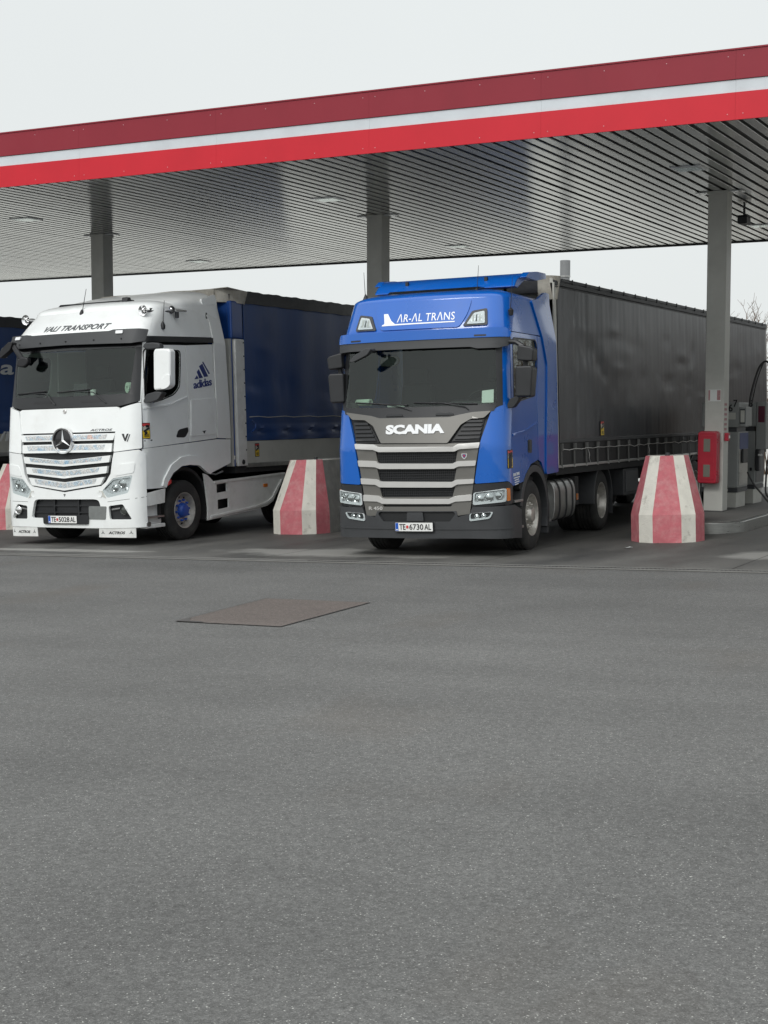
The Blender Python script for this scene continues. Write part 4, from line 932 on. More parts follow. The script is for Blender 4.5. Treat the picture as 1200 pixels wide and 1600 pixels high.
# ================================================================== WHITE TRACTOR
ME = Cab(1.39, .28, 6.0, [(0, .02), (.6, 0), (1.5, 0.02), (2.25, .10), (3.2, .26), (3.45, .32), (3.85, .75)], [(0, 0), (2.1, 0), (3.3, .03), (3.9, .12)])
def white_tractor():
    t = empty('truck_tractor', mw=place(-15.42, 18.4))
    tag(t, 'white tractor unit with black visor, chevron grille and white mirror housing', 'truck')
    F, SR, SL = ME.F, ME.S(1), ME.S(-1)
    sym = lambda h: h + mir(h)
    # --- roof
    panel('roof_front', [(-1.50, 3.40), (1.50, 3.40), (1.42, 3.62), (1.26, 3.82), (-1.26, 3.82), (-1.42, 3.62)], F, 'white', t, 0, .03, step=.06)
    roof_cap('roof', ME, 3.80, 3.97, 2.4, 'white', t)
    def dfl(u, v):
        ph = (u - .5) * PI; y = 1.10 + 1.46 * v
        zt = interp(y, [(1.1, 3.86), (1.3, 3.98), (1.6, 4.07), (2.0, 4.16), (2.5, 4.225), (2.6, 4.23)]); zb = interp(y, [(1.1, 3.84), (1.6, 3.80), (2.56, 3.66)]); w = interp(y, [(1.1, 1.10), (1.6, 1.27), (2.6, 1.31)])
        sx = math.sin(ph); cx = max(0, math.cos(ph))
        return (w * math.copysign(abs(sx) ** .5, sx), y - .12 * (1 - abs(sx)) * (1 - v), zb + (zt - zb) * cx ** .5)
    grid_shell('roof_spoiler', 40, 14, dfl, .02, 'white', t, (0, 0, 1), 50)
    boxo('spoiler_backing', (-1.1, 1.1, 2.36, 2.50, 3.5, 4.10), 'under', t, bevel=0)
    panel('sun_visor', rnd([(-1.36, 3.25), (-1.2, 3.225), (0, 3.235), (1.2, 3.215), (1.36, 3.24), (1.40, 3.43), (1.30, 3.445), (.90, 3.445), (.82, 3.425), (-.82, 3.425), (-.90, 3.445), (-1.30, 3.445), (-1.40, 3.43)], .02), F, 'dark', t, .13, .06, step=.08, bevel=.02)
    bm = bmesh.new()
    for u in (-1.05, -.55, 0, .55, 1.05): p = F(u, 3.29, .135); lathe(bm, [(p[1] - .008, 0), (p[1] - .008, .012), (p[1] + .01, .014)], 8, 'y', (p[0], 0, p[2]))
    finish('visor_screws', bm, 'ink', t, smooth=0)
    for u in (.95, -1.18):
        b = panel('marker_lamp', rnd([(u, 3.375), (u + .125, 3.375), (u + .13, 3.425), (u + .005, 3.425)], .012), F, 'whiteprint', t, .150, .03, bevel=.006)
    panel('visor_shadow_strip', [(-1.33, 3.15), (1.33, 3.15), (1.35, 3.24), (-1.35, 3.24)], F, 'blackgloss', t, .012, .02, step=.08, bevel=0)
    text('lettering', 'VALI TRANSPORT', -.70, 3.482, 1.42, .094, F, 'greyprint', t, .006, .004, bold=.028, shear=.28, space=1.05, skew=-.004)
    # --- windscreen
    gl = rnd([(-1.185, 2.42), (0, 2.405), (1.185, 2.42), (1.255, 3.16), (-1.255, 3.16)], .05)
    panel('windscreen_frame', rnd([(-1.36, 2.30), (-1.02, 2.225), (1.02, 2.225), (1.36, 2.30), (1.345, 3.26), (-1.345, 3.26)], .02), F, 'black', t, .006, .03, holes=[gl], step=.08, bevel=0)
    panel('windscreen', gl, F, 'glass', t, .002, .006, step=.09, bevel=0)
    for a in (-.72, .28): panel('cowl_slot', rnd([(a, 2.30), (a + .42, 2.30), (a + .40, 2.345), (a + .03, 2.345)], .015), F, 'ink', t, .010, .01, step=.2, bevel=0)
    wiper(t, F, (-.22, 2.28), (-.42, 2.46), (-1.12, 2.475), (-.45, 2.505))
    wiper(t, F, (.78, 2.28), (.55, 2.46), (-.18, 2.475), (.5, 2.51))
    # --- bonnet and grille
    panel('bonnet', rnd([(-.985, 1.825), (.985, 1.825), (1.03, 2.195), (.98, 2.215), (-.98, 2.215), (-1.03, 2.195)], .015), F, 'white', t, .012, .04, step=.1, bevel=.010)
    bm = bmesh.new(); p = F(-.01, 2.165, .01); lathe(bm, [(p[1], .038), (p[1] - .012, .034), (p[1] - .016, .026), (p[1] - .010, .020), (p[1] - .014, 0)], 20, 'y', (p[0], 0, p[2])); finish('bonnet_lock', bm, 'silver', t)
    panel('grille_backing', [(-1.0, .86), (1.0, .86), (1.0, 1.83), (-1.0, 1.83)], F, 'grille_mesh', t, -.035, .03, step=.15, bevel=0)
    bars = [[(-.975, 1.80), (.975, 1.80), (.935, 1.69), (-.935, 1.69)],
            [(-.92, 1.64), (.92, 1.64), (.915, 1.505), (-.915, 1.505)],
            [(-.895, 1.45), (-.14, 1.39), (.14, 1.39), (.895, 1.45), (.865, 1.34), (0, 1.282), (-.865, 1.34)],
            [(-.835, 1.28), (0, 1.218), (.835, 1.28), (.815, 1.168), (0, 1.09), (-.815, 1.168)],
            [(-.775, 1.108), (0, 1.028), (.775, 1.108), (.70, .985), (0, .895), (-.70, .985)]]
    ins = [[(-.86, 1.782), (.83, 1.782), (.80, 1.712), (-.82, 1.712)], [(-.80, 1.622), (.80, 1.622), (.77, 1.545), (-.77, 1.545)],
           [(-.745, 1.430), (-.10, 1.380), (.10, 1.380), (.745, 1.430), (.715, 1.368), (0, 1.318), (-.715, 1.368)],
           [(-.69, 1.258), (0, 1.208), (.69, 1.258), (.66, 1.19), (0, 1.128), (-.66, 1.19)], [(-.64, 1.085), (0, 1.018), (.64, 1.085), (.60, 1.01), (0, .935), (-.60, 1.01)]]
    for b, f in zip(bars, ins):
        g = panel('grille_bar', rnd(b, .012, 2), F, 'white', t, .030, .06, step=.1, bevel=.010)
        panel('patterned_film', f, F, 'foil', g, .033, .006, step=.1, bevel=0)
    # --- star emblem
    sx, sz, sr = 0.0, 1.695, .215
    s_ = empty('star_emblem', t); c = Vector(F(sx, sz, .05))
    bm = bmesh.new(); lathe(bm, [(.03, sr * .99), (-.01, sr), (-.03, sr * .95), (-.025, sr * .86), (0.0, sr * .84), (.03, sr * .84)], 48, 'y'); bmesh.ops.translate(bm, vec=c, verts=bm.verts); finish('ring', bm, 'chrome', s_)
    bm = bmesh.new(); lathe(bm, [(.005, sr * .87), (.0, sr * .5), (-.002, 0)], 40, 'y'); bmesh.ops.translate(bm, vec=c, verts=bm.verts); finish('disc', bm, 'blackgloss', s_)
    bm = bmesh.new(); ctr = bm.verts.new((0, -.035, 0)); back = bm.verts.new((0, .0, 0)); ps = []
    for k in range(6):
        a = PI / 2 + k * PI / 3; rr = sr * .86 if k % 2 == 0 else sr * .13; ps.append(bm.verts.new((rr * math.cos(a), -.006 if k % 2 == 0 else -.006, rr * math.sin(a))))
    for k in range(6): bm.faces.new((ctr, ps[k], ps[(k + 1) % 6])); bm.faces.new((back, ps[(k + 1) % 6], ps[k]))
    bmesh.ops.translate(bm, vec=c, verts=bm.verts); finish('star', bm, 'chrome', s_, smooth=10)
    text('lettering', 'ACTROS', .50, 1.838, .41, .036, F, 'greyprint', t, .016, .004, bold=.02, shear=.3)
    # --- bumper
    halfo = [(1.47, .30), (1.475, 1.46), (1.36, 1.53), (.95, 1.492), (.925, 1.40), (.885, 1.16), (.80, 1.03), (.71, .965), (0, .868)]
    outer = [(-.86, .30), (.86, .29)] + halfo + mir(halfo[:-1])
    hlR = rnd([(.725, .885), (.82, .775), (1.185, .85), (1.262, 1.13), (.925, 1.085)], .03)
    fgR = rnd([(.835, .645), (1.09, .675), (1.235, .43), (.85, .43)], .035)
    ink = rnd([(-.745, .45), (-.66, .735), (-.58, .755), (.58, .755), (.66, .735), (.745, .45)], .05)
    panel('bumper', outer, F, 'white', t, .02, .05, holes=[hlR, mir(hlR), fgR, mir(fgR), ink], step=.08, bevel=.012)
    panel('intake_recess', [(-.8, .42), (.8, .42), (.72, .79), (-.72, .79)], F, 'black', t, -.06, .02, step=.15, bevel=0)
    for z in (.53, .64): panel('intake_rib', [(-.72, z), (.72, z), (.72, z + .022), (-.72, z + .022)], F, 'black', t, -.03, .02, step=.15, bevel=0)
    for u in (-.28, .22): panel('intake_rib', [(u, .45), (u + .03, .45), (u + .03, .75), (u, .75)], F, 'black', t, -.028, .02, step=.15, bevel=0)
    panel('square_cover', rnd([(.465, .435), (.775, .43), (.80, .64), (.475, .645)], .02), F, 'covergrey', t, .028, .03, bevel=.008)
    for u in (-.68, .68):
        bm = bmesh.new(); p = F(u, .83, .022); lathe(bm, [(p[1], .05), (p[1] - .004, .048), (p[1] - .002, .042), (p[1] - .003, 0)], 20, 'y', (p[0], 0, p[2])); finish('tow_cap', bm, 'white', t)
    panel('bumper_badge', rnd([(-.022, .84), (.022, .84), (.0, .795)], .006), F, 'greyprint', t, .024, .006, bevel=0)
    panel('bumper_seam', [(-1.36, .725), (-.82, .715), (-.82, .709), (-1.36, .719)], F, 'ink', t, .021, .004, step=.1, bevel=0)
    panel('bumper_seam', [(.82, .715), (1.47, .785), (1.47, .779), (.82, .709)], F, 'ink', t, .021, .004, step=.1, bevel=0)
    for s in (1, -1):
        h = hlR if s > 0 else mir(hlR)
        raw = [(.725, .885), (.82, .775), (1.185, .85), (1.262, 1.13), (.925, 1.085)]
        lamp('headlight', t, F, raw if s > 0 else mir(raw), .012, [(s * 1.08, 1.00, .075), (s * .95, .93, .06), (s * 1.16, .90, .035)])
        rec = [(.95, 1.12), (1.275, 1.165), (1.30, 1.33), (1.02, 1.30)]
        panel('lamp_housing', rnd(rec if s > 0 else mir(rec), .04), F, 'white', t, .030, .02, step=.08, bevel=.010)
        fl = [(.66, .895), (.72, .80), (.80, .765), (.735, .885)]
        panel('corner_lamp', rnd(fl if s > 0 else mir(fl), .01), F, 'galv', t, .026, .02, bevel=.004)
        fb = [(.80, .40), (1.27, .40), (1.13, .71), (.80, .69)]
        fo = panel('fog_lamp', fb if s > 0 else mir(fb), F, 'black', t, -.05, .02, step=.1, bevel=0)
        p = Vector(F(s * 1.10, .575, -.02)); bm = bmesh.new(); lathe(bm, [(.02, .075), (-.02, .075), (-.03, .066), (-.018, .058), (-.032, .03), (-.035, 0)], 24, 'y'); bmesh.ops.translate(bm, vec=p, verts=bm.verts); finish('fog_bowl', bm, 'display' if s > 0 else 'chrome', fo)
        q = [(.87, .575), (1.02, .595), (1.02, .62), (.87, .60)]; panel('chrome_strip', q if s > 0 else mir(q), F, 'chrome', fo, -.01, .02, bevel=.004)
        # wind deflector and corner
        cp = [(1.04, 2.19), (.965, 1.80), (.945, 1.50), (1.36, 1.545), (1.405, 1.55), (1.372, 2.27), (1.33, 2.27)]
        panel('corner_panel', rnd(cp if s > 0 else mir(cp), .03), F, 'white', t, .026, .05, step=.06, bevel=.014)
        pl = [(1.335, 2.28), (1.378, 2.28), (1.405, 3.20), (1.42, 3.30), (1.33, 3.30)]
        panel('pillar', pl if s > 0 else mir(pl), F, 'white', t, 0, .03, step=.07)
        mf = [(.63, .145), (1.28, .135), (1.285, .29), (.635, .30)]
        m_ = panel('bumper_flap', mf if s > 0 else mir(mf), F, 'white_low', t, .012, .012, step=.15, bevel=.003)
        text('lettering', 'ACTROS', s * .955 - .15, .195, .30, .045, F, 'ink', m_, .0145, .003, bold=.03, shear=.3)
        for u in (-.25, .25):
            st = []
            for k in range(6):
                a = PI / 2 + k * PI / 3; rr = .042 if k % 2 == 0 else .008; st.append((s * .955 + u + rr * math.cos(a), .22 + rr * math.sin(a)))
            panel('star_print', st, F, 'greyprint', m_, .0145, .003, step=.3, bevel=0)
    V = [(1.085, 1.785), (1.125, 1.785), (1.145, 1.71), (1.175, 1.785), (1.20, 1.785), (1.16, 1.67), (1.14, 1.67)]
    panel('lettering', V, F, 'ink', t, .032, .006, step=.3, bevel=0)
    panel('lettering', [(1.175, 1.66), (1.19, 1.66), (1.225, 1.775), (1.212, 1.775)], F, 'greyprint', t, .032, .006, step=.3, bevel=0)
    number_plate(t, lambda a, b, o: F(a, b, o + .055), -.33, .372, .58, .118, '5028')
    panel('plate_holder', rnd([(-.45, .355), (.46, .355), (.47, .50), (-.45, .50)], .03), F, 'black', t, .05, .03, bevel=.01)
    # --- sides
    win = rnd([(.385, 2.28), (.75, 2.31), (1.13, 2.41), (1.30, 2.53), (1.355, 2.9), (1.37, 3.12), (.45, 3.12)], .08)
    for sg, mp in ((1, SR), (-1, SL)):
        d = panel('door', [(.30, 1.548), (1.51, 1.622), (1.52, 3.22), (.50, 3.19), (.32, 2.25)], mp, 'white', t, 0, .03, holes=[win], step=.10)
        panel('window_glass', win, mp, 'sideglass', d, -.012, .006, step=.15, bevel=0)
        panel('window_seal', rnd([(.37, 2.265), (.75, 2.295), (1.14, 2.395), (1.315, 2.52), (1.37, 2.9), (1.385, 3.135), (.435, 3.135)], .08), mp, 'blackgloss', d, .003, .012, holes=[win], step=.15, bevel=0)
        panel('door_handle', rnd([(1.14, 1.705), (1.40, 1.70), (1.50, 1.80), (1.49, 1.87), (1.22, 1.83)], .05), mp, 'black', d, .004, .02, bevel=.004)
        panel('side_crease', [(.33, 2.17), (1.0, 2.22), (1.50, 2.36), (1.50, 2.38), (1.0, 2.25), (.33, 2.20)], mp, 'white', d, .012, .012, bevel=.006)
        panel('side_wall', [(1.528, 1.622), (2.315, 1.67), (2.325, 3.265), (1.532, 3.22)], mp, 'white', t, 0, .03, step=.10)
        lk = panel('locker_lid', rnd([(1.56, 1.715), (2.295, 1.745), (2.33, 2.36), (1.60, 2.32)], .03), mp, 'white', t, .010, .014, step=.2, bevel=.006)
        panel('locker_latch', rnd([(1.88, 1.80), (2.0, 1.808), (1.96, 1.785), (1.955, 1.76), (1.925, 1.76), (1.92, 1.785)], .006), mp, 'ink', lk, .014, .006, bevel=0)
        panel('drip_strip', [(.40, 3.235), (2.33, 3.29), (2.345, 3.375), (.42, 3.325)], mp, 'black', t, .016, .03, step=.1, bevel=.008)
        panel('upper_side', [(.44, 3.33), (2.33, 3.385), (2.31, 3.66), (2.22, 3.83), (.9, 3.83), (.62, 3.62)], mp, 'white', t, 0, .03, step=.07)
        panel('side_fairing', rnd([(2.335, 1.675), (2.735, 1.66), (2.70, 3.29), (2.60, 4.05), (2.55, 4.13), (2.15, 4.02), (2.25, 3.75), (2.32, 3.66), (2.35, 3.3)], .02), mp, 'white', t, .010, .03, step=.1, bevel=.008)
        panel('lower_side', [(.27, .90), (.80, .90), (.87, 1.0), (1.0, 1.13), (1.25, 1.235), (1.5, 1.245), (1.75, 1.225), (1.98, 1.10), (2.06, 1.07), (2.72, 1.24), (2.735, 1.645), (2.32, 1.655), (1.52, 1.608), (.27, 1.54)], mp, 'white', t, .004, .03, step=.10)
        panel('arch_flare', [(.80, .90), (.87, 1.0), (1.0, 1.13), (1.25, 1.235), (1.5, 1.245), (1.75, 1.225), (1.98, 1.10), (2.06, 1.07), (2.17, 1.12), (2.0, 1.27), (1.76, 1.38), (1.5, 1.40), (1.25, 1.385), (.96, 1.26), (.76, 1.05), (.70, .93)], mp, 'white', t, .032, .04, step=.10, bevel=.014)
        panel('step_wing', [(.27, .62), (.77, .66), (.80, .89), (.27, .83)], mp, 'white_low', t, .012, .03, step=.2, bevel=.008)
        panel('step_well', [(.30, .33), (.80, .33), (.80, .66), (.30, .62)], mp, 'white_low', t, -.10, .03, step=.2, bevel=0)
        a, b = sorted((sg * 1.24, sg * 1.375)); boxo('step_tread', (a, b, .30, .78, .43, .46), 'alu', t, bevel=.004)
        boxo('step_sill', (a, b, .30, .80, .27, .33), 'white_low', t, bevel=.01)
        fp = [(1.935, 1.085), (2.04, 1.055), (2.22, .935), (2.5, .955), (4.55, 1.00), (4.45, .86), (4.10, .50), (3.90, .43), (3.5, .385), (2.02, .29), (2.03, .5), (1.99, .80)]
        fh = [rnd([(2.30, .735), (2.62, .755), (2.62, .90), (2.30, .885)], .012), rnd([(2.32, .455), (2.66, .475), (2.66, .635), (2.32, .62)], .012)]
        panel('chassis_fairing', fp, mp, 'white_low', t, -.02, .03, holes=fh, step=.15, bevel=.010)
        panel('fairing_rib', [(2.22, .905), (4.50, .975), (4.49, 1.01), (2.22, .945)], mp, 'white_low', t, .004, .03, step=.2, bevel=.01)
        panel('fairing_rib', [(2.10, .325), (3.5, .42), (3.88, .47), (4.06, .53), (4.42, .88), (4.38, .89), (4.02, .56), (3.85, .50), (3.5, .45), (2.10, .36)], mp, 'white_low', t, .004, .03, step=.2, bevel=.01)
        for z in (.70, .42):
            a, b = sorted((sg * 1.12, sg * 1.35)); boxo('step_tread', (a, b, 2.28, 2.66, z, z + .04), 'black', t, bevel=.004)
        panel('step_backing', [(2.2, .40), (2.75, .40), (2.75, .95), (2.2, .95)], mp, 'under', t, -.14, .02, step=.3, bevel=0)
        panel('side_marker', rnd([(3.78, .77), (3.90, .77), (3.90, .83), (3.78, .83)], .012), mp, 'amber', t, .0, .03, bevel=.004)
        panel('red_reflector', rnd([(.84, .93), (.93, .97), (.93, 1.03), (.85, .99)], .008), mp, 'red', t, .036, .01, bevel=0)
        x0, x1 = sorted((sg * .86, sg * 1.33))
        arc_guard('inner_arch', t, 1.40, .52, .64, .70, x0, x1, -20, 190, 'under')
        wheel(t, sg * 1.345, 1.40, sg, 'front', 'bluecap')
        wheel(t, sg * 1.34, 5.2, sg, 'rear'); wheel(t, sg * 1.0, 5.2, sg, 'rear')
        arc_guard('rear_mudguard', t, 5.2, .52, .56, .60, *sorted((sg * .64, sg * 1.36)), -5, 185, 'dark')
    # three-bar sports mark and word on the side wall
    for q in ([(625, 557), (662, 550), (649, 520), (641, 533)], [(668, 548), (702, 540), (668, 464), (650, 490)], [(714, 534), (751, 527), (703, 412), (672, 437)], [(757, 506), (768, 500), (712, 393), (703, 397)]):
        panel('lettering', [(1.69 + (a - 610) * .0032, 2.53 + (630 - b) * .00183) for a, b in q], SR, 'navyprint', t, .004, .004, step=.3, bevel=0)
    text('lettering', 'adidas', 1.70, 2.50, .54, .135, SR, 'navyprint', t, .004, .004, bold=.022, space=.9, skew=.13)
    sticker(t, SR, .285, 1.695, .165, .255)
    panel('sticker_strip', [(.32, 1.655), (.50, 1.662), (.50, 1.682), (.32, 1.675)], SR, 'greyprint', t, .004, .004, step=.3, bevel=0)
    # --- mirrors
    m_ = empty('door_mirror', t)
    prismo('mirror_housing', rnd([(1.545, 2.45), (1.80, 2.47), (1.875, 2.52), (1.895, 3.06), (1.86, 3.10), (1.60, 3.115), (1.565, 3.06)], .06), .36, .52, 'y', 'white', m_, bevel=.035, seg=3)
    prismo('mirror_corner', rnd([(1.70, 2.462), (1.80, 2.475), (1.878, 2.525), (1.882, 2.70), (1.80, 2.70), (1.71, 2.62)], .04), .350, .44, 'y', 'white', m_, bevel=.008)
    prismo('mirror_arm', rnd([(1.36, 3.15), (1.40, 3.21), (1.60, 3.21), (1.70, 3.18), (1.70, 3.11), (1.45, 3.10)], .04), .36, .48, 'y', 'dark', m_, bevel=.02)
    prismo('mirror_arm', rnd([(1.33, 2.27), (1.50, 2.27), (1.63, 2.31), (1.72, 2.42), (1.60, 2.44), (1.40, 2.40)], .04), .36, .50, 'y', 'dark', m_, bevel=.02)
    prismo('front_mirror', rnd([(-1.36, 3.10), (-1.28, 3.07), (-1.06, 3.20), (-1.0, 3.32), (-1.08, 3.34), (-1.22, 3.24)], .03), .02, .14, 'y', 'ink', t, bevel=.02)
    tubeo('front_mirror_arm', [(-1.06, .10, 3.28), (-.94, .06, 3.16), (-.84, .08, 3.02)], .045, 'ink', t)
    prismo('front_mirror', rnd([(-.95, 2.93), (-.80, 2.90), (-.70, 2.96), (-.70, 3.06), (-.84, 3.08), (-.93, 3.02)], .04), .02, .12, 'y', 'ink', t, bevel=.025)
    # --- horns and aerials
    for (bx, by, bz) in ((1.17, .66, 3.755),):
        h = empty('air_horn', t)
        bm = bmesh.new(); lathe(bm, [(0, .085), (.02, .06), (.08, .03), (.16, .022), (.50, .02), (.50, .0)], 20, 'y'); bmesh.ops.translate(bm, vec=(bx, by, bz), verts=bm.verts); finish('trumpet', bm, 'chrome', h)
        bm = bmesh.new(); lathe(bm, [(0, .065), (.02, .05), (.07, .026), (.12, .02), (.40, .018), (.40, 0)], 20, 'y'); bmesh.ops.translate(bm, vec=(bx + .17, by + .55, bz + .03), verts=bm.verts); finish('trumpet', bm, 'chrome', h)
        tubeo('horn_rail', [(bx + .03, by + .12, bz - .01), (bx + .16, by + .66, bz + .01)], .016, 'dark', h)
        for yy in (.14, .62): boxo('horn_foot', (bx - .02 + .2 * (yy > .3) , bx + .03 + .2 * (yy > .3), by + yy, by + yy + .05, bz - .10, bz), 'dark', h)
    h = empty('air_horn', t); bm = bmesh.new(); lathe(bm, [(0, .085), (.02, .06), (.08, .03), (.45, .02), (.45, 0)], 20, 'y'); bmesh.ops.translate(bm, vec=(-1.30, .70, 3.74), verts=bm.verts); finish('trumpet', bm, 'chrome', h)
    for (ax, ay, az, lean) in ((-.08, .68, 3.76, .06), (1.345, .95, 3.50, 0)):
        a = tubeo('antenna', [(ax, ay, az), (ax + lean, ay + .06, az + .42)], .007, 'ink', t, 6, .004); bm = bmesh.new(); lathe(bm, [(-.05, .0), (-.04, .035), (.02, .04), (.08, .012), (.085, 0)], 10, 'z', (ax, ay, az)); finish('antenna_foot', bm, 'ink', a)
    prismo('roof_hatch', [(1.0, 3.94), (1.06, 3.985), (1.2, 3.99), (1.25, 3.94)], -.85, .60, 'x', 'black', t, bevel=.01)
    prismo('roof_hatch', [(.95, 3.94), (.98, 4.02), (1.05, 4.02), (1.10, 3.94)], .52, .64, 'x', 'ink', t, bevel=.01)
    # --- chassis
    for s in (-1, 1): boxo('frame_rail', (s * .42 - .04, s * .42 + .04, .5, 6.0, .70, .96), 'under', t, bevel=0)
    boxo('gearbox', (-.36, .36, .6, 3.2, .36, 1.05), 'under', t, bevel=.03)
    for y in (1.40, 5.2): boxo('axle_beam', (-1.05, 1.05, y - .07, y + .07, .42, .56), 'under', t, bevel=.02)
    boxo('fifth_wheel', (-.45, .45, 4.2, 5.1, 1.0, 1.1), 'under', t, bevel=.02)
    boxo('cab_underside', (-1.25, 1.25, .30, 2.6, 1.28, 1.33), 'under', t, bevel=0)
    boxo('fuel_tank', (-1.22, -.6, 2.9, 4.3, .40, .92), 'under', t, bevel=.06); boxo('fuel_tank', (.6, 1.22, 2.8, 4.3, .40, .92), 'under', t, bevel=.06)
    boxo('tow_eye', (1.30, 1.40, .28, .40, .30, .38), 'chrome', t, bevel=.02)
    cabin_inside(t, 1.36, 1.75, 3.80, 2.30, .32, 2.36)
    return t
WT = white_tractor()
bpy.context.view_layer.update()
def dev(bm): box(bm, -.14, .14, -.02, .03, 0, .22)
on_dash(WT, 'dashboard_device', 'square dark device standing behind the white truck windscreen', 'device', dev, 'dark', (.0, .50, 2.40))
on_dash(WT, 'tissue_roll', 'pale green tissue roll in the white truck windscreen corner', 'tissue roll', roll(.22, .085, .03), 'greentint', (1.04, .52, 2.52), R(60))
def cup(bm): lathe(bm, [(0, 0), (0, .04), (.12, .048), (.12, .04), (.02, .034)], 16, 'z')
on_dash(WT, 'paper_cup', 'small white cup beside the dark device in white truck', 'cup', cup, 'paper', (.24, .50, 2.40))
def sheet_(bm): box(bm, -.36, .36, -.12, .12, 0, .012)
on_dash(WT, 'paper_sheaf', 'cream papers spread on the white truck dashboard', 'papers', sheet_, 'paper', (.72, .62, 2.385), R(6))

# ================================================================== TRAILERS
def chassis(t, hw, zb, L, legs=True):
    for s in (-1, 1):
        boxo('frame_rail', (s * .5 - .06, s * .5 + .06, .4, L - .3, zb - .42, zb - .12), 'under', t, bevel=0)
        for y in (7.6, 8.9, 10.2):
            wheel(t, s * (hw - .02), y, s, 'front'); arc_guard('mudguard', t, y, .55, .56, .585, *sorted((s * (hw - .34), s * (hw - .01))), 20, 160, 'dark')
        boxo('landing_leg', (s * .78 - .06, s * .78 + .06, 2.55, 2.70, .18, zb - .1), 'under', t, bevel=.01); boxo('landing_foot', (s * .78 - .14, s * .78 + .14, 2.48, 2.78, .14, .19), 'under', t, bevel=.01)
        for z in (.50, .78): boxo('side_guard', (s * (hw - .05) - .02, s * (hw - .05) + .02, 5.0, 6.7, z, z + .12), 'alu', t, bevel=.004)
        boxo('guard_post', (s * (hw - .07) - .02, s * (hw - .07) + .02, 5.2, 5.26, .50, zb - .1), 'under', t, bevel=0)
    boxo('deck', (-hw + .03, hw - .03, .02, L - .02, zb - .12, zb + .06), 'under', t, bevel=0)
    boxo('axle_beam', (-hw + .3, hw - .3, 7.53, 7.67, .44, .58), 'under', t, bevel=0)

def bulges(seed, n, y0, y1, z0, z1, amp):
    rg = random.Random(seed); P = [(rg.uniform(y0, y1), rg.uniform(z0, z1), rg.uniform(.07, .40), rg.uniform(.05, .26), rg.uniform(-1, 1) * amp) for _ in range(n)]
    return lambda y, z: sum(a * math.exp(-((y - cy) / ry) ** 2 - ((z - cz) / rz) ** 2) for cy, cz, ry, rz, a in P)

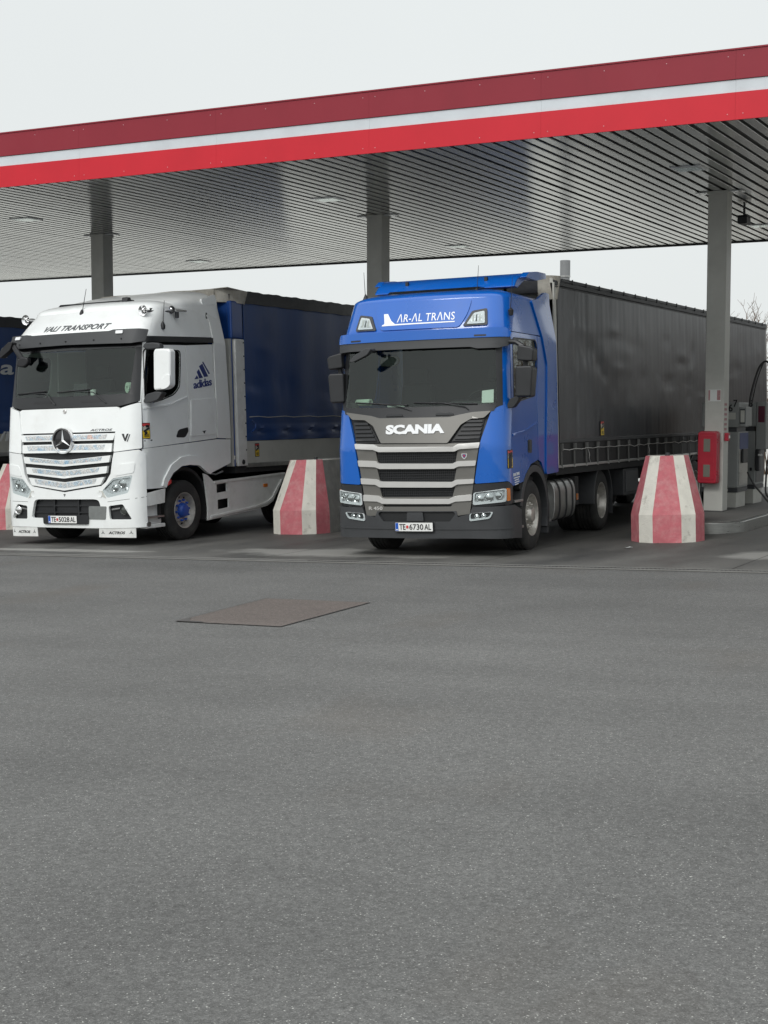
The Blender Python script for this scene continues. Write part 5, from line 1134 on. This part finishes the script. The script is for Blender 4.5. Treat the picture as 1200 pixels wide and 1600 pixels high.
def grey_trailer():
    t = empty('semi_trailer', mw=place(XC, 20.583)); tag(t, 'charcoal curtain-sided trailer coupled to the blue tractor unit', 'trailer', 'semi trailers')
    hw, H, zb, L = 1.275, 3.99, 1.12, 13.6
    chassis(t, hw, zb, L)
    boxo('body_core', (-hw + .06, hw - .06, .03, L - .03, zb, H - .08), 'tarp_roof', t, bevel=0)
    boxo('front_wall', (-hw + .02, hw - .02, .0, .03, zb, H - .05), 'galv', t, bevel=.01)
    bl = bulges(3, 130, .3, 13.4, 1.7, 3.5, .015)
    def side(sg):
        def fn(u, v):
            y = .10 + (L - .18) * u; z = 1.50 + 2.31 * v
            return (sg * (hw + .004 + bl(y, z) * (4 * v * (1 - v)) + .0016 * math.sin(y * 11.5 + 2.1 * math.sin(y * .9) + .6 * math.sin(z * 2)) + .001 * math.sin(y * 27)), y, z)
        return fn
    grid_shell('curtain', 300, 40, side(1), .012, 'tarp_grey', t)
    grid_shell('curtain', 60, 6, side(-1), -.012, 'tarp_grey', t)
    for sg in (1, -1):
        a, b = sorted((sg * (hw - .05), sg * (hw + .012)))
        boxo('curtain_hem', (a, b, .08, L - .06, 1.48, 1.535), 'dark', t, bevel=.006)
        boxo('curtain_skirt', (*sorted((sg * (hw - .05), sg * (hw - .02))), .08, L - .06, 1.14, 1.48), 'skirt', t, bevel=0)
        boxo('side_rail', (*sorted((sg * (hw - .08), sg * (hw + .006))), .02, L, 1.105, 1.145), 'alu', t, bevel=.006)
        boxo('roof_rail', (*sorted((sg * (hw - .08), sg * (hw + .010))), .04, L, 3.835, 3.90), 'dark', t, bevel=.012)
        boxo('rail_lip', (*sorted((sg * (hw - .08), sg * (hw + .014))), .04, L, 3.812, 3.826), 'ink', t, bevel=0)
        boxo('corner_post', (*sorted((sg * (hw - .07), sg * (hw + .004))), L - .10, L, 1.14, 3.90), 'alu', t, bevel=.008)
        boxo('corner_post', (*sorted((sg * (hw - .09), sg * (hw - .002))), .0, .09, 1.14, 3.88), 'galv', t, bevel=.008)
    def roof(u, v):
        y = .05 + (L - .06) * u; x = (v * 2 - 1); sag = .012 * math.sin(u * L / .62 * 2 * PI) * (1 - abs(x) ** 4)
        return (x * (hw + .006), y, 3.905 + .075 * (1 - abs(x) ** 10) + sag + .004 * math.sin(y * 9))
    grid_shell('roof_tarpaulin', 150, 16, roof, .02, 'tarp_roof', t, (0, 0, 1))
    boxo('roof_edge', (hw - .03, hw + .012, .30, L, 3.905, 3.955), 'tarp_roof', t, bevel=.01)
    bmc = bmesh.new(); box(bmc, hw + .006, hw + .022, -.012, .012, 3.895, 3.965); clip = None; y = .75
    while y < L - .2:
        if clip is None: o = finish('roof_clip', bmc, 'ink', t, smooth=0); clip = o.data
        else: o = link('roof_clip', clip, None, t)
        o.location.y = y; y += .62
    # dirty canvas corner and straps
    def cap(u, v):
        y = -.10 + .36 * u * (1 - .45 * v); z = 3.985 - .36 * v
        return (hw + .018 - .22 * (1 - u) ** 2, y - .02, z)
    grid_shell('canvas_corner', 8, 8, cap, .012, 'tarp_dirty', t)
    boxo('canvas_front', (-hw, hw - .2, -.115, -.09, 3.72, 3.985), 'tarp_roof', t, bevel=.01)
    strap = None; y = .20
    while y < L - .1:
        if strap is None:
            bm = bmesh.new(); box(bm, hw + .004, hw + .012, -.022, .022, 1.13, 1.47); box(bm, hw + .002, hw + .034, -.026, .026, 1.36, 1.47)
            o = finish('strap', bm, 'strapgrey', t, smooth=0); strap = o.data
            bm = bmesh.new(); box(bm, hw + .0, hw + .02, -.014, .014, 1.098, 1.14); o2 = finish('strap_hook', bm, 'alu', t, smooth=0); hook = o2.data
        else: o = link('strap', strap, None, t); o2 = link('strap_hook', hook, None, t)
        o.location.y = y; o2.location.y = y; o.rotation_euler.x = R(random.uniform(-1.5, 1.5)); y += .53
    rg = random.Random(5); pts = []; y = .18; k = 0
    while y < L - .1:
        pts += [(hw + .030, y, 1.385), (hw + .034, y + .26, 1.365 + rg.uniform(-.012, .012))]; y += .53
    tubeo('customs_cable', pts, .0065, 'silver', t, 5)
    for yy in (1.28, 4.4): tubeo('loose_cord', [(hw + .03, yy, 1.37), (hw + .035, yy + .05, 1.28), (hw + .04, yy + .02, 1.22), (hw + .03, yy + .12, 1.14)], .004, 'silver', t, 5)
    sticker(t, lambda y, z, o: (hw + .016 + o, y, z), 1.92, 1.56, .17, .24)
    boxo('tool_box', (hw - .55, hw - .06, 3.3, 4.1, .52, .98), 'dark', t, bevel=.02)
    boxo('tool_box_lid', (hw - .058, hw - .045, 3.36, 4.04, .58, .93), 'pumpdark', t, bevel=.01)
    return t
grey_trailer()

def navy_trailer(mw, lab, hw, H, zb, detail, L=13.6):
    t = empty('semi_trailer', mw=mw); tag(t, lab, 'trailer', 'semi trailers')
    chassis(t, hw, zb, L)
    boxo('body_core', (-hw + .06, hw - .06, .03, L - .03, zb, H - .08), 'tarp_roof', t, bevel=0)
    boxo('front_wall', (-hw + .02, hw - .02, .0, .03, zb, H - .2), 'tarp_blue', t, bevel=.01)
    bl = bulges(11, 50, .5, 13.2, zb + .9, H - .5, .02); zt = H - .22; zl = zb + .44
    def side(sg):
        def fn(u, v):
            y = .36 + (L - .42) * u; z = zl + (zt - zl) * v
            fold = .018 * math.exp(-((z - zl - .12) / .10) ** 2) * math.sin(y * 7 + 3 * math.sin(z * 21)) + .014 * math.exp(-((z - zl - .2) / .16) ** 2) * math.sin(z * 42)
            return (sg * (hw + .004 + bl(y, z) * (4 * v * (1 - v)) + .004 * math.sin(y * 6.2) + fold), y, z)
        return fn
    grid_shell('curtain', 200, 44, side(1), .012, 'tarp_navy', t)
    grid_shell('curtain', 40, 6, side(-1), -.012, 'tarp_navy', t)
    for sg in (1, -1):
        def S_(a, b): return sorted((sg * a, sg * b))
        boxo('side_board', (*S_(hw - .05, hw - .004), .36, L - .06, zb + .02, zl - .005), 'galv', t, bevel=.006)
        boxo('side_rail', (*S_(hw - .08, hw + .010), .36, L, zb - .03, zb + .05), 'alu', t, bevel=.008)
        boxo('corner_post', (*S_(hw - .09, hw + .012), .07, .36, zb, H - .86), 'white_low', t, bevel=.014)
        boxo('post_strip', (*S_(hw - .16, hw - .03), -.06, .066, zb, H - .86), 'galv', t, bevel=.008)
        boxo('corner_tarpaulin', (*S_(hw - .10, hw + .004), -.02, .35, H - .855, H - .20), 'tarp_blue', t, bevel=.03)
        boxo('corner_post', (*S_(hw - .07, hw + .004), L - .10, L, zb, H - .2), 'alu', t, bevel=.008)
    def roof(u, v):
        y = .42 + (L - .44) * u; x = (v * 2 - 1); w = hw + .02
        drop = .21 * max(0, (abs(x) - .86) / .14) ** 1.0
        return (math.copysign(min(abs(x) / .86, 1.0) * w + .012 * max(0, abs(x) - .86) / .14, x), y, H - drop - .012 * math.sin(y * 4.4) ** 2 - .010 * math.sin(y * 9.7 + 1) ** 2 * (abs(x) < .95))
    grid_shell('roof_tarpaulin', 150, 28, roof, .015, 'tarp_roof', t, (0, 0, 1))
    if detail:
        def cap(u, v):
            y = -.14 + .62 * u - .10 * v * u; z = H + .012 - .23 * v - .03 * u
            return (hw + .03 - .30 * (1 - u) ** 3 + .01 * math.sin(9 * u), y, z)
        grid_shell('canvas_corner', 14, 10, cap, .012, 'tarp_dirty', t)
        def captop(u, v): return (-hw + (2 * hw + .02) * v, -.14 + .62 * u, H + .014 - .035 * u + .008 * math.sin(14 * v))
        grid_shell('canvas_top', 6, 20, captop, .012, 'tarp_dirty', t, (0, 0, 1))
        boxo('canvas_front', (-hw, hw - .25, -.155, -.13, H - .22, H + .01), 'tarp_dirty', t, bevel=.01)
        bm = bmesh.new()
        for k in range(9):
            z = zb + .28 + k * .235; lathe(bm, [(hw + .012, .014), (hw + .020, .012), (hw + .020, 0)], 8, 'x', (0, .325, z))
        finish('post_rivets', bm, 'ink', t, smooth=0)
        bm = bmesh.new(); lathe(bm, [(hw + .012, .045), (hw + .026, .04), (hw + .026, .0)], 18, 'x', (0, .22, zb + .07)); finish('post_buffer', bm, 'ink', t)
        boxo('post_reflector', (hw - .028, hw - .02, -.02, .02, zb + .12, zb + .19), 'plate', t, bevel=0)
        sticker(t, lambda y, z, o: (hw + o, y, z), .62, zb + .15, .14, .24)
        tubeo('loose_cord', [(hw + .03, .50, zb + .80), (hw + .04, .60, zb + .74), (hw + .04, .60, zb + .66), (hw + .035, .50, zb + .60)], .012, 'tarp_blue', t, 6)
        tubeo('tension_rope', [(hw + .02, .45 + .3 * k, zb + .86 + .01 * math.sin(k * 2.1)) for k in range(42)], .007, 'galv', t, 5)
        tubeo('air_line', [(1.0, -.35, zb - .1), (1.05, -.2, zb - .13), (1.1, -.05, zb - .08)], .015, 'plate', t, 6)
    return t
navy_trailer(Matrix(place(-15.42, 18.4)) @ Matrix.Translation((0, 2.95, 0)), 'navy blue curtain-sided trailer with white corner post behind the white truck', 1.35, 4.25, 1.17, True)
LT = navy_trailer(place(-22.2, 20.6), 'dark blue trailer with pale lettering at the left photo edge', 1.275, 4.28, 1.42, False)
LM = lambda y, z, o: (1.275 + .05 + o, y, z)
for body, u0, z0_, w, h in (('RA', 2.12, 3.42, .50, .20), ('pa', 1.92, 2.98, .88, .30), ('czy', 3.18, 2.93, 1.0, .36), ('L/I', 2.05, 1.70, .55, .20)):
    text('lettering', body, u0, z0_, w, h, LM, 'greyprint' if False else 'lampwhite', LT, .01, .006, bold=.02, shear=.12)

# ================================================================== PUMPS AND COLUMN FITTINGS
cx, cy = COLX[2], 24.835
cb = empty('extinguisher_cabinet', mw=Matrix.Translation((cx - .055, cy, .75))); tag(cb, 'red plastic fire extinguisher cabinet on the column beside the pumps', 'cabinet')
prismo('case', rnd([(-.17, 0), (.17, 0), (.17, .90), (-.17, .90)], .05, 5), -.13, -.012, 'y', 'redbox', cb, bevel=.015)
prismo('door', rnd([(-.165, .01), (.165, .01), (.165, .89), (-.165, .89)], .05, 5), -.215, -.135, 'y', 'redbox', cb, bevel=.018)
prismo('raised_frame', rnd([(-.12, .07), (.12, .07), (.12, .83), (-.12, .83)], .03, 4), -.222, -.21, 'y', 'redbox', cb, bevel=.005)
for a, b in ((.12, .33), (.55, .77)): prismo('window', rnd([(-.06, a), (.055, a), (.055, b), (-.06, b)], .01), -.228, -.215, 'y', 'pane', cb, bevel=.002)
for z in (.15, .20, .70, .75): boxo('hinge', (.165, .185, -.20, -.10, z, z + .025), 'redbox', cb, bevel=.003)
nt = empty('notice', mw=Matrix.Translation((cx, cy, 2.16))); tag(nt, 'faded red and white notice stuck on the column above the cabinet', 'notice')
boxo('sheet', (-.11, .11, -.006, -.002, 0, .20), 'paper', nt, bevel=0); boxo('print', (-.105, -.075, -.0075, -.0055, .01, .19), 'faded', nt, bevel=0); boxo('print', (.045, .105, -.0075, -.0055, .02, .19), 'faded', nt, bevel=0)
cp_ = empty('call_point', mw=Matrix.Translation((cx + .165, 24.95, 1.48))); tag(cp_, 'small red alarm box on the side of the right column', 'alarm box')
boxo('box_body', (.0, .07, -.06, .06, 0, .14), 'redbox', cp_, bevel=.012); boxo('button', (.068, .082, -.025, .025, .045, .095), 'plate', cp_, bevel=.004)
ts = empty('warning_tape', mw=Matrix.Translation((cx + .166, 24.93, 1.66))); tag(ts, 'worn red and grey tape strip on the right column side face', 'tape')
for k in range(6): boxo('stripe', (0, .003, -.06, .10, k * .085, k * .085 + .043), 'faded', ts, bevel=0); boxo('backing', (0, .002, -.06, .10, k * .085 + .043, k * .085 + .085), 'galv', ts, bevel=0)

def pump(y0, nums, lab, L=.72, deep=True):
    x0, x1 = -7.12, -6.47; b = gz(-6.8) + .198
    t = empty('fuel_pump', mw=Matrix.Translation((x0, y0, b))); tag(t, lab, 'fuel pump', 'fuel dispensers'); w = x1 - x0
    Ht = 1.88
    boxo('plinth', (.03, w - .03, .03, L - .03, 0, .28), 'galv', t, bevel=.006)
    boxo('dark_band', (.0, w, .0, L, .28, .355), 'pumpdark', t, bevel=.004)
    boxo('label_strip', (.34, .48, -.004, .004, .295, .34), 'galv', t, bevel=0)
    boxo('lower_cabinet', (.0, w, .0, L, .36, 1.36), 'pumpgrey', t, bevel=.012)
    boxo('neck', (.04, w - .04, .04, L - .04, 1.36, 1.44), 'pumpdark', t, bevel=0)
    boxo('head', (-.01, w + .01, -.01, L + .01, 1.44, Ht), 'pumpgrey', t, bevel=.014)
    fm = lambda u, v, o: (u, -.012 - o, v)
    for k, (ch, u, v) in enumerate(nums): text('number', ch, u, v, .075, .13, fm, 'ink', t, .003, .004, bold=.02)
    if deep:
        boxo('data_label', (.47, .60, -.016, -.010, 1.58, 1.70), 'galv', t, bevel=0)
        boxo('side_panel', (w + .001, w + .012, .05, L - .05, .40, 1.34), 'steel', t, bevel=.004)
        boxo('blue_panel', (w + .012, w + .018, .06, L - .06, 1.05, 1.34), 'pumpblue', t, bevel=.002)
        boxo('nozzle_boot', (w + .012, w + .05, .2, L - .2, .80, 1.05), 'black', t, bevel=.01)
        boxo('display_box', (w + .012, w + .14, -.02, L * .55, 1.46, 1.80), 'pumpgrey', t, bevel=.012)
        boxo('display_frame', (w + .03, w + .125, -.028, -.021, 1.50, 1.77), 'pumpdark', t, bevel=.004)
        boxo('display', (w + .042, w + .113, -.033, -.026, 1.53, 1.74), 'galv', t, bevel=0)
    else:
        boxo('side_panel', (w + .001, w + .012, .05, L - .05, .40, 1.34), 'pumpdark', t, bevel=.004)
        boxo('display_box', (w + .012, w + .20, -.02, L * .6, 1.02, Ht + .02), 'pumpgrey', t, bevel=.012)
        boxo('display', (w + .05, w + .17, -.026, -.018, 1.52, 1.82), 'maroon', t, bevel=0)
        boxo('nozzle', (w + .02, w + .10, -.10, .04, .62, 1.02), 'black', t, bevel=.02)
        boxo('nozzle_handle', (w + .08, w + .16, -.14, -.10, .90, .94), 'plate', t, bevel=.012)
        boxo('lock', (w * .86, w * .92, -.03, -.01, .62, .68), 'ink', t, bevel=.008)
    return t
pump(25.92, (('6', .47, 1.72), ('7', .555, 1.80)), 'grey fuel pump numbered 6 and 7 just behind the right column')
pump(27.2, (('5', .52, 1.80),), 'grey fuel pump numbered 5 farther back on the island', deep=False)
b0 = gz(-6.5) + .2
hs_ = empty('pump_hoses', mw=Matrix.Translation((-6.4, 26.4, b0))); tag(hs_, 'black fuel hose looping high over the pumps and coiling down to island', 'hose')
def spl(P, n=10):
    P = [Vector(p) for p in P]; out = []
    for i in range(len(P) - 1):
        a, b, c, d = P[max(i - 1, 0)], P[i], P[i + 1], P[min(i + 2, len(P) - 1)]
        for k in range(n):
            s = k / n; out.append(.5 * ((2 * b) + (c - a) * s + (2 * a - 5 * b + 4 * c - d) * s * s + (3 * b - a - 3 * c + d) * s ** 3))
    return out + [P[-1]]
tubeo('hose', spl([(.0, 0, 1.80), (.02, .05, 2.05), (.12, .1, 2.45), (.22, .12, 2.60), (.30, .13, 2.58), (.36, .14, 2.40), (.37, .15, 1.9), (.37, .15, 1.3), (.36, .12, .85), (.45, .1, .5), (.56, .05, .62), (.60, 0, .8), (.50, 0, 1.0), (.42, .02, .9)]), .019, 'hose', hs_, 8)
tubeo('hose', spl([(.03, .02, 1.80), (.10, .10, 2.25), (.2, .15, 2.58)]), .012, 'hose', hs_, 6)
tubeo('hose', spl([(.0, -.05, .62), (.12, -.1, .42), (.30, -.15, .22), (.46, -.18, .05), (.52, -.2, .02), (.5, -.1, .10), (.42, -.05, .3), (.38, 0, .75)]), .017, 'hose', hs_, 8)
tubeo('hose', spl([(.36, -.05, .85), (.34, -.08, .5), (.36, -.1, .22), (.55, -.12, .16), (.68, -.12, .35), (.66, -.1, .7), (.55, -.08, .95)]), .017, 'hose', hs_, 8)

sc_ = flat('paper_scrap', [(-6.45, 19.52), (-6.36, 19.53), (-6.33, 19.58), (-6.39, 19.60), (-6.44, 19.57)], .016, 'paper'); tag(sc_, 'scrap of white paper on the ground left of the right barrier', 'litter')
for v_ in sc_.data.vertices: v_.co.z += .012 * (v_.index % 2)
# ================================================================== BACKGROUND
def tree_mesh(seed, H, spread):
    rg = random.Random(seed); tr = bmesh.new(); tw = bmesh.new()
    def grow(p, d, L, r, lev):
        n = 3; pts = [p]; q = p; dd = d
        for _ in range(n):
            dd = (dd + Vector((rg.uniform(-.18, .18), rg.uniform(-.18, .18), rg.uniform(-.02, .14)))).normalized(); q = q + dd * L / n; pts.append(q)
        tube(tr if lev < 2 else tw, pts, r, 5 if lev < 2 else 3, r * .55, cap=False)
        if lev >= 5: return
        kids = (4, 4, 3, 3, 2)[lev]
        for k in range(kids):
            f = rg.uniform(.35, 1.0); i = min(int(f * n), n - 1); b = pts[i].lerp(pts[i + 1], f * n - i)
            side = Vector((rg.uniform(-1, 1), rg.uniform(-1, 1), rg.uniform(-.1, .5))).normalized()
            grow(b, (dd * .75 + side * spread).normalized(), L * rg.uniform(.52, .78), max(r * .52, .008), lev + 1)
    grow(Vector((0, 0, 0)), Vector((0, 0, 1)), H * .42, H * .018, 0)
    out = []
    for b, m_ in ((tr, 'bark'), (tw, 'twig')):
        me = bpy.data.meshes.new('tree'); b.to_mesh(me); b.free(); me.materials.append(M[m_]); out.append(me)
    return out
TR = [tree_mesh(21, 7.0, .62), tree_mesh(34, 6.0, .75)]
def tree(i, x, y, s, rot, lab):
    t = empty('bare_tree', mw=Matrix.Translation((x, y, gz(x))) @ Matrix.Rotation(rot, 4, 'Z') @ Matrix.Scale(s, 4)); tag(t, lab, 'tree', 'bare winter trees')
    link('trunk', TR[i][0], None, t); link('crown', TR[i][1], None, t)
tree(0, -14.5, 58, 1.04, 0, 'tallest leafless tree above the end of the charcoal trailer')
tree(1, -13.6, 60, 1.05, 1.2, 'leafless tree at the far right edge behind the charcoal trailer')
tree(1, -15.3, 61, .92, 2.6, 'low leafless tree just left of the tallest bare tree')
vp = empty('vent_pipe', mw=Matrix.Translation((-16.95, 45, gz(-17)))); tag(vp, 'grey steel vent pipe rising behind the charcoal trailer', 'pipe')
bm = bmesh.new(); lathe(bm, [(0, .15), (6.55, .15), (6.55, .165), (7.06, .165), (7.06, .14), (6.9, .14)], 20, 'z'); finish('flue', bm, 'pipe', vp)
bm = bmesh.new(); lathe(bm, [(6.52, .15), (6.52, .175), (6.57, .175), (6.57, .15)], 20, 'z'); finish('collar', bm, 'alu', vp)
# dense brown thicket behind the forecourt: one mass
def thicket(name, x0, x1, y0, y1, h, n, seed):
    rg = random.Random(seed); bm = bmesh.new()
    for _ in range(n):
        x, y = rg.uniform(x0, x1), rg.uniform(y0, y1); p = Vector((x, y, gz(x))); hh = h * rg.uniform(.55, 1.0)
        q = p + Vector((rg.uniform(-.5, .5), rg.uniform(-.5, .5), hh)); tube(bm, [p, p.lerp(q, .5) + Vector((rg.uniform(-.15, .15), 0, 0)), q], .022, 3, .006, cap=False)
        for _ in range(7):
            b = p.lerp(q, rg.uniform(.2, 1)); e = b + Vector((rg.uniform(-.5, .5), rg.uniform(-.5, .5), rg.uniform(.05, .6))); tube(bm, [b, e], .010, 3, .003, cap=False)
    o = finish(name, bm, 'twig', None, smooth=0); o['kind'] = 'stuff'; o['label'] = 'brown leafless thicket behind the forecourt'; return o
thicket('thicket', -10.9, 4, 46, 50, 5.2, 1500, 9)
